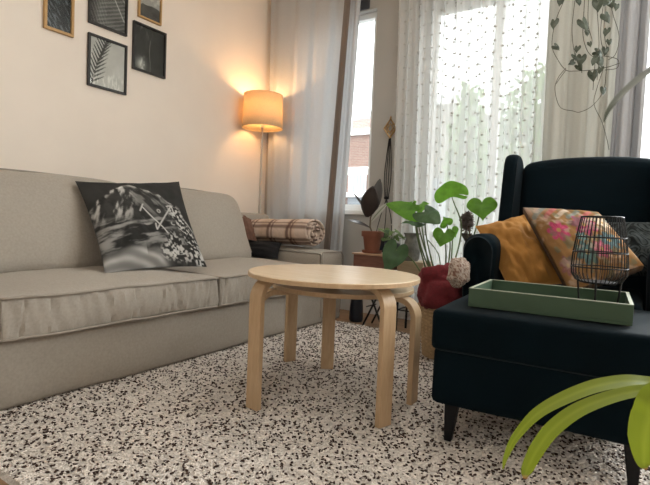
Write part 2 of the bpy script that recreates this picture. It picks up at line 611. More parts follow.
def weld(o, d=.0005):
    md = o.modifiers.new('weld', 'WELD'); md.merge_threshold = d
    return o


def ring_path(x0, x1, y0, y1, z, r, zf=None, n=6):
    """rounded rectangle path for piping"""
    out = []
    for (cx, cy, a0) in ((x1 - r, y1 - r, 0), (x0 + r, y1 - r, 90), (x0 + r, y0 + r, 180), (x1 - r, y0 + r, 270)):
        for k in range(n + 1):
            a = math.radians(a0 + 90 * k / n)
            out.append(Vector((cx + r * math.cos(a), cy + r * math.sin(a), z)))
    res = []
    m = len(out)
    for i in range(m):
        a, c = out[i], out[(i + 1) % m]
        k = max(1, int((c - a).length / .06))
        for j in range(k): res.append(a.lerp(c, j / k))
    if zf: res = [Vector((p.x, p.y, p.z + zf(p.x, p.y))) for p in res]
    return res


# ------------------------------------------------------------------ sofa
sofa = thing('sofa', 'beige three-seat fabric sofa along the cream wall', 'sofa', (.5, 1.9, 0))
def loc(o, root):
    """children are written in world coordinates; shift them under their root"""
    o.matrix_parent_inverse = root.matrix_basis.inverted()
    return o
SY0, SY1 = .42, 3.29
bb = soft_box(.08, 1.105, SY0, SY1, .0, .285, .02, n=(10, 60, 8), wob=.006, wscale=5, pucker=.022, seed=3)
loc(weld(bb.build('base', sofa_m, sofa)), sofa)
bb = soft_box(.02, .34, SY0 + .02, SY1 - .01, .20, .83, .05, n=(8, 40, 12), wob=.008)
loc(weld(bb.build('back_frame', sofa_m, sofa)), sofa)
for (a0, a1) in ((SY0 - .02, SY0 + .37), (2.965, 3.295)):
    bb = soft_box(.06, 1.11, a0, a1, .05, .550, .045, bulge=(0.005, .0, .012), n=(24, 12, 12), wob=.008, seed=8)
    loc(weld(bb.build('arm', sofa_m, sofa)), sofa)
    am = MB().tube([(1.108, a0 + .03, .05), (1.112, a0 + .012, .51), (1.10, a0 + .035, .544), (1.10, a1 - .035, .544), (1.112, a1 - .012, .51), (1.108, a1 - .03, .05)], .004, 6)
    loc(am.build('arm_piping', sofa_pipe, sofa), sofa)
for i, (a0, a1) in enumerate(((.80, 1.905), (1.91, 2.96))):
    bb = soft_box(.30, 1.135, a0, a1, .275, .445, .016, bulge=(.012, .0, .045), n=(24, 110, 16), wob=.010, wscale=5, pucker=.026, seed=i * 7 + 1)
    sc = loc(weld(bb.build('seat_cushion', sofa_m, sofa)), sofa)
    zw = lambda x, y: .006 * mnoise.noise(Vector((x * 5, y * 7, i)))
    for zp in (.440, .281):
        p1 = MB().tube(ring_path(.302, 1.140, a0 + .001, a1 - .001, zp, .03, zw), .0055, 7, closed=True)
        pp = p1.build('piping', sofa_pipe, sc)
        pass
for i, (a0, a1) in enumerate(((.78, 1.80), (1.81, 2.755))):
    # leaning back cushion: soft box sheared so that its top is further back
    top = (.975, .968)[i]
    bb = soft_box(0, .27, a0, a1, 0, top - .455, .075, bulge=(.055, .0, .004), n=(14, 34, 18), wob=.011, wscale=4, seed=i * 9 + 2)
    vv = []
    for (x, y, z) in bb.v:
        t = z / .53
        edge = ((y - (a0 + a1) / 2) / ((a1 - a0) / 2))
        x2 = .40 + x * (1 - .30 * max(0, t)) - .16 * t
        z2 = .455 + z - .018 * abs(edge) ** 4 * t
        # second cushion tapers a little towards the top at its far end
        if i == 1 and edge > 0: y -= .0 * max(0, t) ** 1.5 * edge ** 3
        vv.append((x2, y, z2))
    bb.v = vv
    bc = loc(weld(bb.build('back_cushion', sofa_m, sofa)), sofa)
    zt = top - .008
    y1 = a1 - .05
    pth = catmull([(.60, a0 + .01, .52), (.51, a0 + .012, .75), (.40, a0 + .03, zt - .05), (.385, a0 + .09, zt), (.385, (a0 + a1) / 2, zt + .012), (.385, y1 - .05, zt - .012),
                   (.40, y1 - .0, zt - .06), (.50, a1 - .03, .76), (.61, a1 - .015, .52)], 6)
    pp = MB().tube(pth, .005, 6).build('piping', sofa_pipe, bc)
    pass

# ------------------------------------------------------------------ scatter cushions


def pillow(name, label, corners, thick, m, painter=None, n=44, parent=None, pinch=.05, wob=.006, cat='cushion', power=.62, gusset=0, seed=0, back=None):
    TL, TR, BR, BL = [Vector(p) for p in corners]
    nrm = (TR - TL).cross(BL - TL).normalized()
    if nrm.dot(CAM - TL) < 0: nrm = -nrm
    cen = (TL + TR + BR + BL) / 4
    b = MB()
    us = np.linspace(0, 1, n); U, V = np.meshgrid(us, us)
    cols = painter(U, V) if painter else None
    for side in (1, -1):
        pts, cc = [], []
        for j in range(n):
            for i in range(n):
                u, v = us[i], us[j]
                uu, vv = 2 * u - 1, 2 * v - 1
                pu = pinch * (1 - vv * vv) * uu; pv = pinch * (1 - uu * uu) * vv
                u2, v2 = (uu - pu + 1) / 2, (vv - pv + 1) / 2
                p = TL * (1 - u2) * (1 - v2) + TR * u2 * (1 - v2) + BR * u2 * v2 + BL * (1 - u2) * v2
                h = (max(0, 1 - uu * uu) * max(0, 1 - vv * vv)) ** power
                w = mnoise.noise(Vector((u * 5 + seed, v * 5, side))) * wob * 2 + mnoise.noise(Vector((u * 13 + seed, v * 11, side))) * wob
                k = thick / 2 * h + w * min(1, h * 2) + gusset
                pts.append(p + nrm * side * k)
                if cols is not None: cc.append(cols[j, i] if (side == 1 or back is None) else back)
        b.grid(pts, n, n, cc if cols is not None else None)
    if gusset:
        m2 = MB()
        bord = [(i, 0) for i in range(n)] + [(n - 1, j) for j in range(1, n)] + [(i, n - 1) for i in range(n - 2, -1, -1)] + [(0, j) for j in range(n - 2, 0, -1)]
        A = [b.v[j * n + i] for i, j in bord]; B = [b.v[n * n + j * n + i] for i, j in bord]
        b.grid(A + B, len(A), 2, [back] * (2 * len(A)) if cols is not None else None, wrap_u=True)
    o = b.build(name, m, parent)
    weld(o, .0008)
    if label: setp(o, label, cat)
    return o


def paint_mountain(u, v):
    g = .020 + .025 * fbm(u * 3, v * 6, 3, 9)                       # dark sky
    jag = .05 * (fbm(u * 9, v * 0 + 3, 4, 5) - .5)
    peak = np.interp(u, [0, .08, .25, .36, .43, .55, .72, .80, .95, 1], [.36, .30, .17, .10, .085, .16, .24, .33, .58, .66]) + jag
    inm = sstep(-.008, .01, v - peak)
    al, ac = v + .55 * (.45 - u) * np.sign(.45 - u + .0), u + .45 * v
    st1 = fbm(ac * 25, (v - .5 * u) * 6, 5, 12)
    st2 = fbm((u - .6 * v) * 25, (v + .5 * u) * 6, 5, 17)
    lw = sstep(.52, .36, u + .15 * v)
    st = st1 * lw + st2 * (1 - lw)
    snow = sstep(.50, .70, st) * (.30 + .70 * lw) * sstep(.85, .3, v)
    rock = .014 + .045 * fbm(u * 20, v * 20, 3, 4) + .38 * snow
    rock = rock + .26 * sstep(.045, .0, np.abs(v - peak - .012)) * sstep(.40, .60, fbm(u * 16, v * 16, 3, 31))
    g = g * (1 - inm) + rock * inm
    band = sstep(.45, .58, v) * sstep(.90, .74, v) * sstep(.85, .6, u)
    lay = fbm(u * 6 - v * 3, v * 26 + u * 3, 4, 21)
    g = g * (1 - band * .8) + band * .8 * (.02 + .26 * sstep(.46, .72, lay))
    fog = sstep(.80, .90, v + .12 * u * (u < .4) - .02) * sstep(.66, .50, u)
    sweep = np.abs(np.sin((v * 1.4 - (u - .1) ** 2 * 1.2) * 21)) ** 3
    g = g * (1 - fog) + fog * (.14 + .17 * sweep + .08 * fbm(u * 5, v * 16, 3, 30))
    tree = np.clip(sstep(.16, .02, np.hypot((u - .70) * 1.1, v - .80)) + sstep(.11, .03, seg_d(u, v, (.80, .45), (.97, .97))) + .8 * sstep(.10, .03, seg_d(u, v, (.60, .88), (.95, .92))), 0, 1)
    tt = sstep(.47, .62, fbm(u * 46, v * 46, 2, 40))
    g = g * (1 - tree * .85) + tree * .85 * (.02 + .48 * tt)
    for a, c in (((.46, .40), (.64, .71)), ((.54, .67), (.79, .37)), ((.79, .37), (.79, .45)), ((.79, .37), (.73, .385)), ((.43, .45), (.48, .37)), ((.54, .67), (.545, .60))):
        g = np.maximum(g, .42 * sstep(.010, .004, seg_d(u, v, a, c)))
    # the small ring and hook beside the crossed arrows
    g = np.maximum(g, .30 * sstep(.010, .004, np.abs(np.hypot(u - .62, v - .455) - .016)))
    g = np.maximum(g, .30 * sstep(.010, .004, np.abs(np.hypot(u - .73, v - .60) - .017)) * ((u < .73) | (v > .605)))
    return np.stack([g * 1.03, g, g * .95], -1)


MTL, MTR, MBR, MBL = P(75, 181, 2.62), P(179, 181.5, 3.02), P(207, 267, 2.80), P(105, 274, 2.36)
pillow('scatter_cushion', 'dark cushion printed with snowy mountain and crossed arrows, on the sofa', (MTL, MTR, MBR, MBL), .17, paint_m, paint_mountain, n=150, pinch=.06, back=(.03, .03, .03), seed=2)

# plaid blanket, rolled up on the arm
bl = thing('rolled_blanket', 'rolled pink, tan and brown plaid blanket on the sofa arm', 'blanket', (.575, 3.09, .563))


def plaid(s, t):
    base = np.array((.60, .47, .385))
    c = np.ones(s.shape + (3,)) * base
    def stripe(x, per, off, w): return sstep(w, w * .75, np.abs(((x + off) / per - np.floor((x + off) / per)) - .5) * per)
    tan = stripe(t, .26, 0.03, .055) ; c = lerp3(tan * .4, c, (.52, .33, .20))
    d1 = stripe(t, .20, .10, .014) + stripe(t, .20, .06, .007); c = lerp3(np.clip(d1, 0, 1) * .8, c, (.075, .03, .025))
    d2 = stripe(s, .13, .02, .013) + stripe(s, .13, .055, .007); c = lerp3(np.clip(d2, 0, 1) * .75, c, (.085, .035, .028))
    return c * (.85 + .3 * fbm(s * 200, t * 200, 2, 3))[..., None]


turns, ns, nl = 4.2, 200, 56
L0, L1 = -.40, .38
S_, T_ = [], []
pts = []
tt = np.linspace(0, 1, ns)
th = tt * turns * 2 * np.pi
rad = .020 + .099 * tt
arc = np.concatenate([[0], np.cumsum(np.hypot(np.diff(rad * np.cos(th)), np.diff(rad * np.sin(th))))])
for j in range(nl):
    l = L0 + (L1 - L0) * j / (nl - 1)
    tap = 1 - .22 * max(0, (-l - .18) / .18) ** 1.5
    for i in range(ns):
        a = th[i] + 2.3
        rr = rad[i] * tap
        y = 1.12 * rr * math.cos(a) * (1 + .05 * math.sin(l * 9)); z = .93 * rr * math.sin(a)
        lj = l + (.012 * math.sin(th[i] * 1.7) + .015 * (1 - tt[i])) * (1 if j == nl - 1 else (1 if j > nl - 6 else 0)) + .006 * mnoise.noise(Vector((l * 20, a, 0)))
        q = mnoise.noise(Vector((l * 9, a * .8, 4))) * .007
        pts.append((lj, y + q, z + .113 + q * .7))
        S_.append(arc[i]); T_.append(l + .4)
cols = plaid(np.array(S_), np.array(T_))
o = MB().grid(pts, ns, nl, cols).build('blanket_roll', mat('plaid_wool', (1, 1, 1), .95, paint=True, bump=.5, bscale=300), bl, solid=.013, offset=0, angle=80)
bl.rotation_euler = (0, math.radians(-1.5), math.radians(2))

pillow('black_cushion', 'black cushion lying under the plaid blanket at the sofa corner', ((.36, 2.96, .605), (.74, 2.95, .60), (.77, 2.87, .475), (.38, 2.84, .475)), .08, blackcloth_m, seed=5, n=24)
pillow('brown_cushion', 'small brown cushion tucked behind the far back cushion', (PY(236, 209, 2.90), PY(251, 219, 3.02), PY(257, 241, 2.93), PY(242, 240, 2.86)), .06, brown_m, seed=6, n=24)

# ------------------------------------------------------------------ floor lamp
lx, ly = .065, 3.43
lamp = thing('floor_lamp', 'lit floor lamp with drum shade in the corner behind the sofa', 'lamp', (lx, ly, FZ))
MB().lathe([(0.0, 0), (.115, 0), (.12, .008), (.115, .02), (.02, .03), (.013, .04)], 32).build('base', brass_m, lamp)
MB().tube([(0, 0, .03), (0, 0, 1.72)], .0095, 12).build('pole', brass_m, lamp)
ZS0, ZS1 = 1.64, 1.945
sh = MB().lathe([(.19, ZS0 - FZ), (.186, ZS0 + .12), (.180, ZS1 - FZ)], 56, close=False)
sh.build('lamp_shade', shade_m, lamp, solid=.003)
for z, r in ((ZS0 - FZ, .190), (ZS1 - FZ, .180)):
    MB().tube([(r * math.cos(a), r * math.sin(a), z) for a in np.linspace(0, 2 * math.pi, 48, endpoint=False)], .0035, 6, closed=True).build('shade_ring', shade_m, lamp)
rg = MB()
for a in (0.4, 2.5, 4.6):
    rg.tube([(.012 * math.cos(a), .012 * math.sin(a), 1.70), (.187 * math.cos(a), .187 * math.sin(a), 1.70)], .002, 5)
rg.build('shade_carrier', brass_m, lamp)
MB().lathe([(.018, 1.66), (.02, 1.68), (.02, 1.74), (.014, 1.75)], 16).build('bulb_holder', white_m, lamp)
bulb_m = bpy.data.materials.new('lit_bulb'); bulb_m.use_nodes = True
bn = bulb_m.node_tree.nodes['Principled BSDF']; bn.inputs['Emission Color'].default_value = (1, .62, .28, 1); bn.inputs['Emission Strength'].default_value = 12
MB().lathe([(.010, 1.75), (.024, 1.775), (.03, 1.80), (.026, 1.825), (.012, 1.84), (.001, 1.843)], 16).build('bulb', bulb_m, lamp)
pl = bpy.data.lights.new('lamp_light', 'POINT'); pl.energy = 3.5; pl.color = (1, .57, .25); pl.shadow_soft_size = .035
po = bpy.data.objects.new('lamp_light', pl); COL.objects.link(po); po.parent = lamp; po.location = (0, 0, 1.885)

# added fill light on the ceiling, out of view, brightens surfaces from above
cl = thing('added_ceiling_fill', 'added unseen fill light in a white flat drum on the ceiling', 'lamp', (2.3, 2.3, CZ))
MB().lathe([(0, 0), (.30, 0), (.31, -.01), (.31, -.09), (.30, -.09), (.30, -.015), (0, -.015)], 48, close=False).build('drum', white_m, cl)
dif = bpy.data.materials.new('fill_diffuser'); dif.use_nodes = True
dn = dif.node_tree.nodes['Principled BSDF']; dn.inputs['Emission Color'].default_value = (1, .92, .82, 1); dn.inputs['Emission Strength'].default_value = 1.0
MB().lathe([(0, -.085), (.295, -.085)], 48, close=False).build('diffuser', dif, cl)
ca = area('added_ceiling_fill_light', (0, 0, -.10), (0, 0, 0), .5, .5, CEIL_FILL_W, (1, .93, .84)); ca.data.shape = 'DISK'; ca.parent = cl

# ------------------------------------------------------------------ pictures


def fr_print(kind):
    def f(u, v):
        n = fbm(u * 5, v * 5, 4, 7)
        if kind == 'dark_leaf':
            g = .012 + .02 * n + .13 * sstep(.5, .75, fbm((u + v) * 4, (u - v) * 16, 3, 2))
            return np.stack([g * .85, g * .95, g * 1.1], -1)
        if kind == 'steps':
            g = .06 + .10 * n
            s = (v * 1.0 + u * .35) * 12
            d = sstep(.5, .7, s - np.floor(s))
            g = g + .10 * d * sstep(.3, .5, u + .25 * v)
            g = g + .30 * sstep(.02, .008, seg_d(u, v, (.35, -.1), (.98, .75))) + .18 * sstep(.02, .008, seg_d(u, v, (.6, .0), (1.0, .35)))
            g = g * (1 - .7 * sstep(.3, .0, u))
            fr = np.abs(np.sin((u * 2.2 - v * 1.2) * 16)); g = g + .08 * sstep(.8, 1, fr) * (u < .45)
            return np.stack([g, g * .98, g * .97], -1)
        if kind == 'palm':
            g = .42 + .16 * n + .12 * (v + u) / 2
            rx = [(.06, 1.0), (.14, .72), (.24, .45), (.36, .20), (.46, .0)]
            for q in range(4): g = np.where(seg_d(u, v, rx[q], rx[q + 1]) < .010, .05, g)
            for s0 in np.linspace(.06, 1.0, 12):
                f = s0 * 3.999; q = int(f); tq = f - q
                bx = rx[q][0] + (rx[q + 1][0] - rx[q][0]) * tq; by = rx[q][1] + (rx[q + 1][1] - rx[q][1]) * tq
                for ex, ey, hw in ((bx + .34 - .10 * s0, by - .16 - .10 * s0, .022), (bx - .12 - .06 * s0, by - .22 + .02 * s0, .022)):
                    d = seg_d(u, v, (bx, by), (ex, ey)); al = np.hypot(u - bx, v - by) / .38
                    g = np.where(d < hw * (1.15 - np.clip(al, 0, 1)), .05 + .05 * n, g)
            w = sstep(.5, .75, fbm(u * 26, v * 9, 3, 4)) * sstep(.55, .9, v) * .3
            g = np.clip(g + w, 0, .8)
            return np.stack([g, g * .98, g * .95], -1)
        if kind == 'dark_water':
            g = .035 + .03 * n
            g = g + .16 * sstep(.012, .004, np.abs(u - .52 - .02 * np.sin(v * 9))) * (v > .25)
            g = g + .40 * np.exp(-((u - .22) ** 2 / .02 + (v - .88) ** 2 / .015)) + .9 * sstep(.42, .6, fbm(u * 12, v * 12, 3, 3)) * np.exp(-((u - .30) ** 2 / .006 + (v - .86) ** 2 / .012))
            g = g + .10 * sstep(.55, .8, fbm(u * 9, v * 4, 3, 6)) * sstep(.35, .05, v)
            return np.stack([g, g, g * .97], -1)
        g = .22 + .25 * sstep(.45, .6, fbm(u * 4, v * 6, 4, 5)) * (1 - v) + .02
        g = np.where(v > .55 + .1 * fbm(u * 6, v * 0, 2, 1), .05 + .08 * n, g + .12)
        return np.stack([g, g * .96, g * .94], -1)
    return f


def picture(y0, y1, z0, z1, frame_m, fw_, kind, label):
    x = WX0
    root = thing('picture_frame', label, 'picture', (x, (y0 + y1) / 2, (z0 + z1) / 2))
    hy, hz = (y1 - y0) / 2, (z1 - z0) / 2
    b = MB()
    b.box(0.001, .022, -hy, hy, -hz, -hz + fw_).box(0.001, .022, -hy, hy, hz - fw_, hz)
    b.box(0.001, .022, -hy, -hy + fw_, -hz + fw_, hz - fw_).box(0.001, .022, hy - fw_, hy, -hz + fw_, hz - fw_)
    b.build('frame', frame_m, root, bevel=.002)
    n, m = 70, 90
    iy, iz = hy - fw_ + .001, hz - fw_ + .001
    us, vs = np.linspace(0, 1, n), np.linspace(0, 1, m)
    U, V = np.meshgrid(us, vs)
    cc = fr_print(kind)(U, V).reshape(-1, 3)
    pts = [(.008, -iy + 2 * iy * u, iz - 2 * iz * v) for v in vs for u in us]
    MB().grid(pts, n, m, cc).build('print', paintgloss_m, root)
    MB().box(.013, .015, -iy, iy, -iz, iz).build('glass', frameglass_m, root, smooth=False)
    return root


k = 3.24 / 3.1
zz = lambda z: .78 + (z - .78) * k
picture(1.475 * k, 1.657 * k, zz(1.885), zz(1.885) + .27, gold_m, .018, 'dark_leaf', 'narrow gold-framed dark leaf picture, leftmost on the wall')
picture(1.753 * k, 2.032 * k, zz(2.02), zz(2.02) + .36, blackframe_m, .016, 'steps', 'black-framed dark picture of steps, above the palm picture')
picture(1.754 * k, 2.036 * k, zz(1.614), zz(1.957), blackframe_m, .016, 'palm', 'black-framed pale picture of a palm frond, lowest on the wall')
picture(2.081 * k, 2.361 * k, zz(1.815), zz(2.155), blackframe_m, .016, 'dark_water', 'black-framed dark grey picture with bright splash, right of the palm picture')
picture(2.117 * k, 2.313 * k, zz(2.195), zz(2.195) + .27, gold_m, .014, 'pale', 'small gold-framed pale picture above the dark splash picture')

# ------------------------------------------------------------------ nesting tables


def bent_leg(foot, cen, ztop, w=.067, t=.024, R=.088, run=.26):
    """bent ply strip: up from the floor, round a bend, then under the top towards its centre"""
    f = Vector((foot[0], foot[1], 0)); d = Vector((cen[0] - foot[0], cen[1] - foot[1], 0)).normalized()
    sd = Vector((-d.y, d.x, 0))
    prof = [(0, 0.0), (0, .1), (0, .25), (0, ztop - R)]
    for k in range(1, 9):
        a = math.pi / 2 * k / 8
        prof.append((R - R * math.cos(a), ztop - R + R * math.sin(a)))
    prof.append((run, ztop))
    out, inn = [], []
    for i, (s, z) in enumerate(prof):
        a = prof[max(0, i - 1)]; c = prof[min(len(prof) - 1, i + 1)]
        tx, tz = c[0] - a[0], c[1] - a[1]; l = math.hypot(tx, tz); tx /= l; tz /= l
        out.append((s, z)); inn.append((s + tz * t, z - tx * t))
    b = MB()
    n = len(prof)
    ring = []
    for side in (-w / 2, w / 2):
        for arr in (out, inn):
            for (s, z) in arr: ring.append(f + d * s + sd * side + Vector((0, 0, z)))
    q = []
    O0, I0, O1, I1 = 0, n, 2 * n, 3 * n
    for i in range(n - 1):
        q += [(O0 + i, O0 + i + 1, O1 + i + 1, O1 + i), (I0 + i, I1 + i, I1 + i + 1, I0 + i + 1), (O0 + i, I0 + i, I0 + i + 1, O0 + i + 1), (O1 + i, O1 + i + 1, I1 + i + 1, I1 + i)]
    q += [(O0, O1, I1, I0), (O0 + n - 1, I0 + n - 1, I1 + n - 1, O1 + n - 1)]
    return b.add(ring, q)


def round_table(name, label, cen, ztop, r, feet, sq=(1, 1), rot=0):
    root = thing(name, label, 'table', (cen[0], cen[1], 0))
    b = MB().lathe([(0.0, ztop - .02), (r - .002, ztop - .02), (r, ztop - .018), (r, ztop - .003), (r - .003, ztop), (0.0, ztop)], 96, c=(cen[0], cen[1], 0), close=False, sx=sq[0], sy=sq[1])
    loc(b.build('tabletop', birch_m, root, angle=30), root)
    e = MB().lathe([(r + .0006, ztop - .0185), (r + .0006, ztop - .003)], 96, c=(cen[0], cen[1], 0), close=False, sx=sq[0], sy=sq[1])
    loc(e.build('edge_band', birch_e, root), root)
    for ft in feet:
        loc(bent_leg(ft, ft[2:] or cen, ztop - .0205).build('leg', birch_e, root, bevel=.002), root)
    return root


round_table('coffee_table', 'taller round birch coffee table with bent legs, on the rug', (1.992, 1.755), .56, .372, [(1.815, 1.445, 1.845, 1.755), (2.325, 1.644), (1.745, 2.115)])
round_table('nesting_table', 'lower birch table nested under the taller round table', (1.92, 1.955), .485, .338, [(2.318, 1.945), (1.508, 2.085), (1.675, 1.605)])

# ------------------------------------------------------------------ ottoman and wing armchair
ott = thing('ottoman', 'dark teal upholstered footstool with black tapered legs, before the armchair', 'footstool', (2.838, 1.952, 0), math.radians(3.5))


def taper_leg(x, y, z1, r0=.013, r1=.024, tilt=(0, 0)):
    v = []
    for z, r, dx, dy in ((0, r0, tilt[0], tilt[1]), (z1, r1, 0, 0)):
        v += [(x + dx - r, y + dy - r, z), (x + dx + r, y + dy - r, z), (x + dx + r, y + dy + r, z), (x + dx - r, y + dy + r, z)]
    return MB().add(v, [(3, 2, 1, 0), (4, 5, 6, 7), (0, 1, 5, 4), (1, 2, 6, 5), (2, 3, 7, 6), (3, 0, 4, 7)])


weld(soft_box(-.357, .357, -.285, .285, .14, .345, .02, n=(20, 20, 8), wob=.003).build('base', velvet_m, ott))
weld(soft_box(-.367, .367, -.295, .295, .335, .484, .022, bulge=(0, 0, .006), n=(22, 22, 8), wob=.004).build('top_pad', velvet_m, ott))
MB().tube(ring_path(-.355, .355, -.283, .283, .340, .03), .005, 6, closed=True).build('piping', velvet_l, ott)
for sx in (-1, 1):
    for sy in (-1, 1):
        taper_leg(sx * .277 - .011, sy * .235, .145, tilt=(sx * .008, sy * .008)).build('leg', blackwood_m, ott, bevel=.003)

CHX, CHY = 2.825, 2.75
chair = thing('wing_armchair', 'dark teal velvet wingback armchair in front of the windows', 'armchair', (CHX, CHY, 0), math.radians(0))
HW = .475
weld(soft_box(-HW + .12, HW - .12, -.38, .36, .15, .36, .02, n=(16, 16, 8)).build('base', velvet_m, chair))
weld(soft_box(-.305, .305, -.42, .18, .36, .50, .045, bulge=(0, 0, .02), n=(16, 16, 8), wob=.004).build('seat_cushion', velvet_m, chair))
# back: slightly arched top, leaning
bb = soft_box(-.350, .350, 0, .15, .30, 1.215, .055, bulge=(0, .03, 0), n=(26, 8, 26))
bb.v = [(x, y + .18 + .16 * (z - .35), z - .035 * (abs(x) / .37) ** 2.5 * max(0, (z - .6) / .6)) for (x, y, z) in bb.v]
weld(bb.build('backrest', velvet_m, chair))
for s in (-1, 1):
    # arm with rounded top, runs along y
    prof = []
    for k in range(13):
        a = math.pi * k / 12
        prof.append((.084 * math.cos(a), .672 + .084 * math.sin(a)))
    prof += [(-.074, .52), (-.072, .15), (.072, .15), (.074, .52)]
    ab = MB()
    ys = [-.37, -.345, -.335, -.1, .15, .36]
    sc_ = [.80, .97, 1, 1, 1, .98]
    pts = []
    for y, q in zip(ys, sc_):
        for (x, z) in prof:
            flare = .012 * max(0, (-.1 - y) / .27)
            pts.append((s * (HW - .084) + x * q * (1 + flare * 3), y, .42 + (z - .42) * (q * .3 + .7) - .02 * max(0, y)))
    ab.grid(pts, len(prof), len(ys), wrap_u=True)
    ab.add(pts[:len(prof)], [tuple(range(len(prof)))]); ab.add(pts[-len(prof):], [tuple(range(len(prof) - 1, -1, -1))])
    weld(ab.build('arm', velvet_m, chair, subsurf=1, angle=180))
    # wing: curved outline in side view, thick and rounded
    out = catmull([(.10, .68), (.085, .78), (.115, .93), (.135, 1.08), (.15, 1.17), (.185, 1.215), (.25, 1.225), (.33, 1.20), (.37, 1.12), (.36, .9), (.33, .66)], 5)
    poly = [(p[0], p[1]) for p in [(v.x, v.y) for v in [Vector((q.x, q.y, 0)) for q in out]]] if False else None
    out = catmull([(a, c, 0) for a, c in [(.08, .66), (.065, .78), (.095, .93), (.125, 1.08), (.145, 1.17), (.18, 1.215), (.25, 1.225), (.33, 1.20), (.37, 1.12), (.36, .9), (.33, .66)]], 5)
    wb = MB()
    cy, cz = .23, .93
    pts = []
    levels = [(-.036, .90), (-.032, .95), (-.02, .985), (0, 1), (.02, .985), (.032, .95), (.036, .90)]
    for (dx, q) in levels:
        for p in out:
            pts.append((s * (HW - .098) + dx - s * .03 * (p.y - .7) * 0, cy + (p.x - cy) * q, cz + (p.y - cz) * (1 - (1 - q) * .6)))
    wb.grid(pts, len(out), len(levels), wrap_u=True)
    wb.add(pts[:len(out)], [tuple(range(len(out)))]); wb.add(pts[-len(out):], [tuple(range(len(out) - 1, -1, -1))])
    weld(wb.build('wing', velvet_m, chair, angle=60))
    for y in (-.32, .33):
        taper_leg(s * (HW - .14), y, .155, .014, .024, (s * .01, .02 * (1 if y > 0 else -1))).build('leg', blackwood_m, chair, bevel=.003)

# cushions on the chair
pillow('mustard_cushion', 'mustard yellow cushion leaning on the armchair arm', (PY(475, 226, 2.62), PY(530, 212, 2.78), PY(572, 284, 2.50), PY(510, 292, 2.42)), .17, mustard_m, n=44, seed=11, pinch=.06, wob=.012)


def paint_floral(u, v):
    c = np.ones(u.shape + (3,)) * np.array((.235, .125, .05))
    c = c * (.75 + .5 * fbm(u * 4, v * 4, 3, 2))[..., None]
    st = sstep(.16, .0, v + .25 * u - .05) ; c = lerp3(st * .8, c, (.42, .30, .24))
    for k in range(7):
        cu, cv = .1 + .14 * k, .05 + .02 * k
        c = lerp3(sstep(.035, .02, seg_d(u, v, (cu - .05, cv + .12), (cu + .16, cv - .03))) * .7, c, ((.16, .22, .22), (.45, .12, .14), (.50, .42, .34))[k % 3])
    for (fu, fv, r, col) in ((.24, .40, .15, (.40, .06, .13)), (.60, .36, .18, (.28, .05, .12)), (.78, .62, .15, (.10, .17, .19)), (.42, .72, .16, (.07, .12, .12)), (.62, .72, .13, (.34, .09, .14)), (.88, .30, .12, (.50, .40, .30)), (.12, .78, .11, (.22, .10, .09)), (.48, .52, .09, (.10, .17, .17))):
        du, dv = u - fu, v - fv
        a = np.arctan2(dv, du); rr = np.hypot(du, dv)
        pet = r * (.62 + .38 * np.abs(np.sin(a * 3.5 + fu * 9)))
        c = lerp3(sstep(pet, pet - .02, rr), c, col)
        c = lerp3(sstep(pet * .72, pet * .6, rr) * sstep(.35, .6, np.abs(np.sin(a * 7))) * .6, c, tuple(min(1, x * 1.5) for x in col))
        c = lerp3(sstep(r * .22, r * .12, rr), c, (.45, .30, .12))
    lf = sstep(.60, .66, fbm(u * 12, v * 12, 2, 5)); c = lerp3(lf * .5, c, (.10, .14, .10))
    dr = sstep(.58, .75, fbm(u * 9 + 3, v * 14, 3, 15)); c = lerp3(dr * .45, c, (.50, .40, .33))
    return c


FTL, FTR, FBR, FBL = PY(523, 210, 2.58), PY(598, 215, 2.62), PY(643, 268, 2.40), PY(570, 296, 2.34)
pillow('floral_cushion', 'tan cushion with pink and teal flowers, behind the wire lantern', (FTL, FTR, FBR, FBL), .13, paint_m, paint_floral, n=120, pinch=.02, gusset=.022, back=(.07, .05, .04), seed=14, wob=.005, power=.5)


def paint_damask(u, v):
    g = .010 + .004 * fbm(u * 5, v * 5, 3, 4)
    x, y = u * 3.2, v * 3.2
    a = np.abs(np.sin(x * 3.1 + 1.6 * np.sin(y * 3.1))) ; bq = np.abs(np.sin(y * 3.1 + 1.2 * np.cos(x * 4)))
    m = sstep(.5, .7, np.abs(np.sin(6 * a * bq + 2 * np.hypot(np.sin(x * 3), np.sin(y * 3)))))
    g = g + .035 * m
    return np.stack([g * .85, g, g * 1.02], -1)


pillow('damask_cushion', 'dark grey cushion with scroll pattern at the armchair back', (PY(598, 222, 2.80), PY(668, 222, 2.84), PY(672, 276, 2.64), PY(598, 278, 2.62)), .12, paint_m, paint_damask, n=110, pinch=.03, back=(.015, .017, .018), seed=20)

# ------------------------------------------------------------------ tray and wire lantern
TZ = .4915
tray = thing('tray', 'sage green painted wooden tray on the footstool', 'tray', (2.831, 1.955, TZ), math.radians(3))
hx, hy, th_, hh = .256, .19, .011, .066
MB().box(-hx, hx, -hy, hy, 0, .008).build('bottom', traygreen_m, tray, bevel=.001)
for nm, q in (('side', (-hx, hx, -hy, -hy + th_)), ('side', (-hx, hx, hy - th_, hy)), ('side', (-hx, -hx + th_, -hy + th_, hy - th_)), ('side', (hx - th_, hx, -hy + th_, hy - th_))):
    MB().box(*q, .008, hh).build(nm, traygreen_m, tray, bevel=.0015)
    r_ = MB().box(*q, hh + .0003, hh + .002).build('rim', trayrim_m, tray, bevel=.0004)  # paler strip along the top of each side
    r_['label'] = 'pale rim'

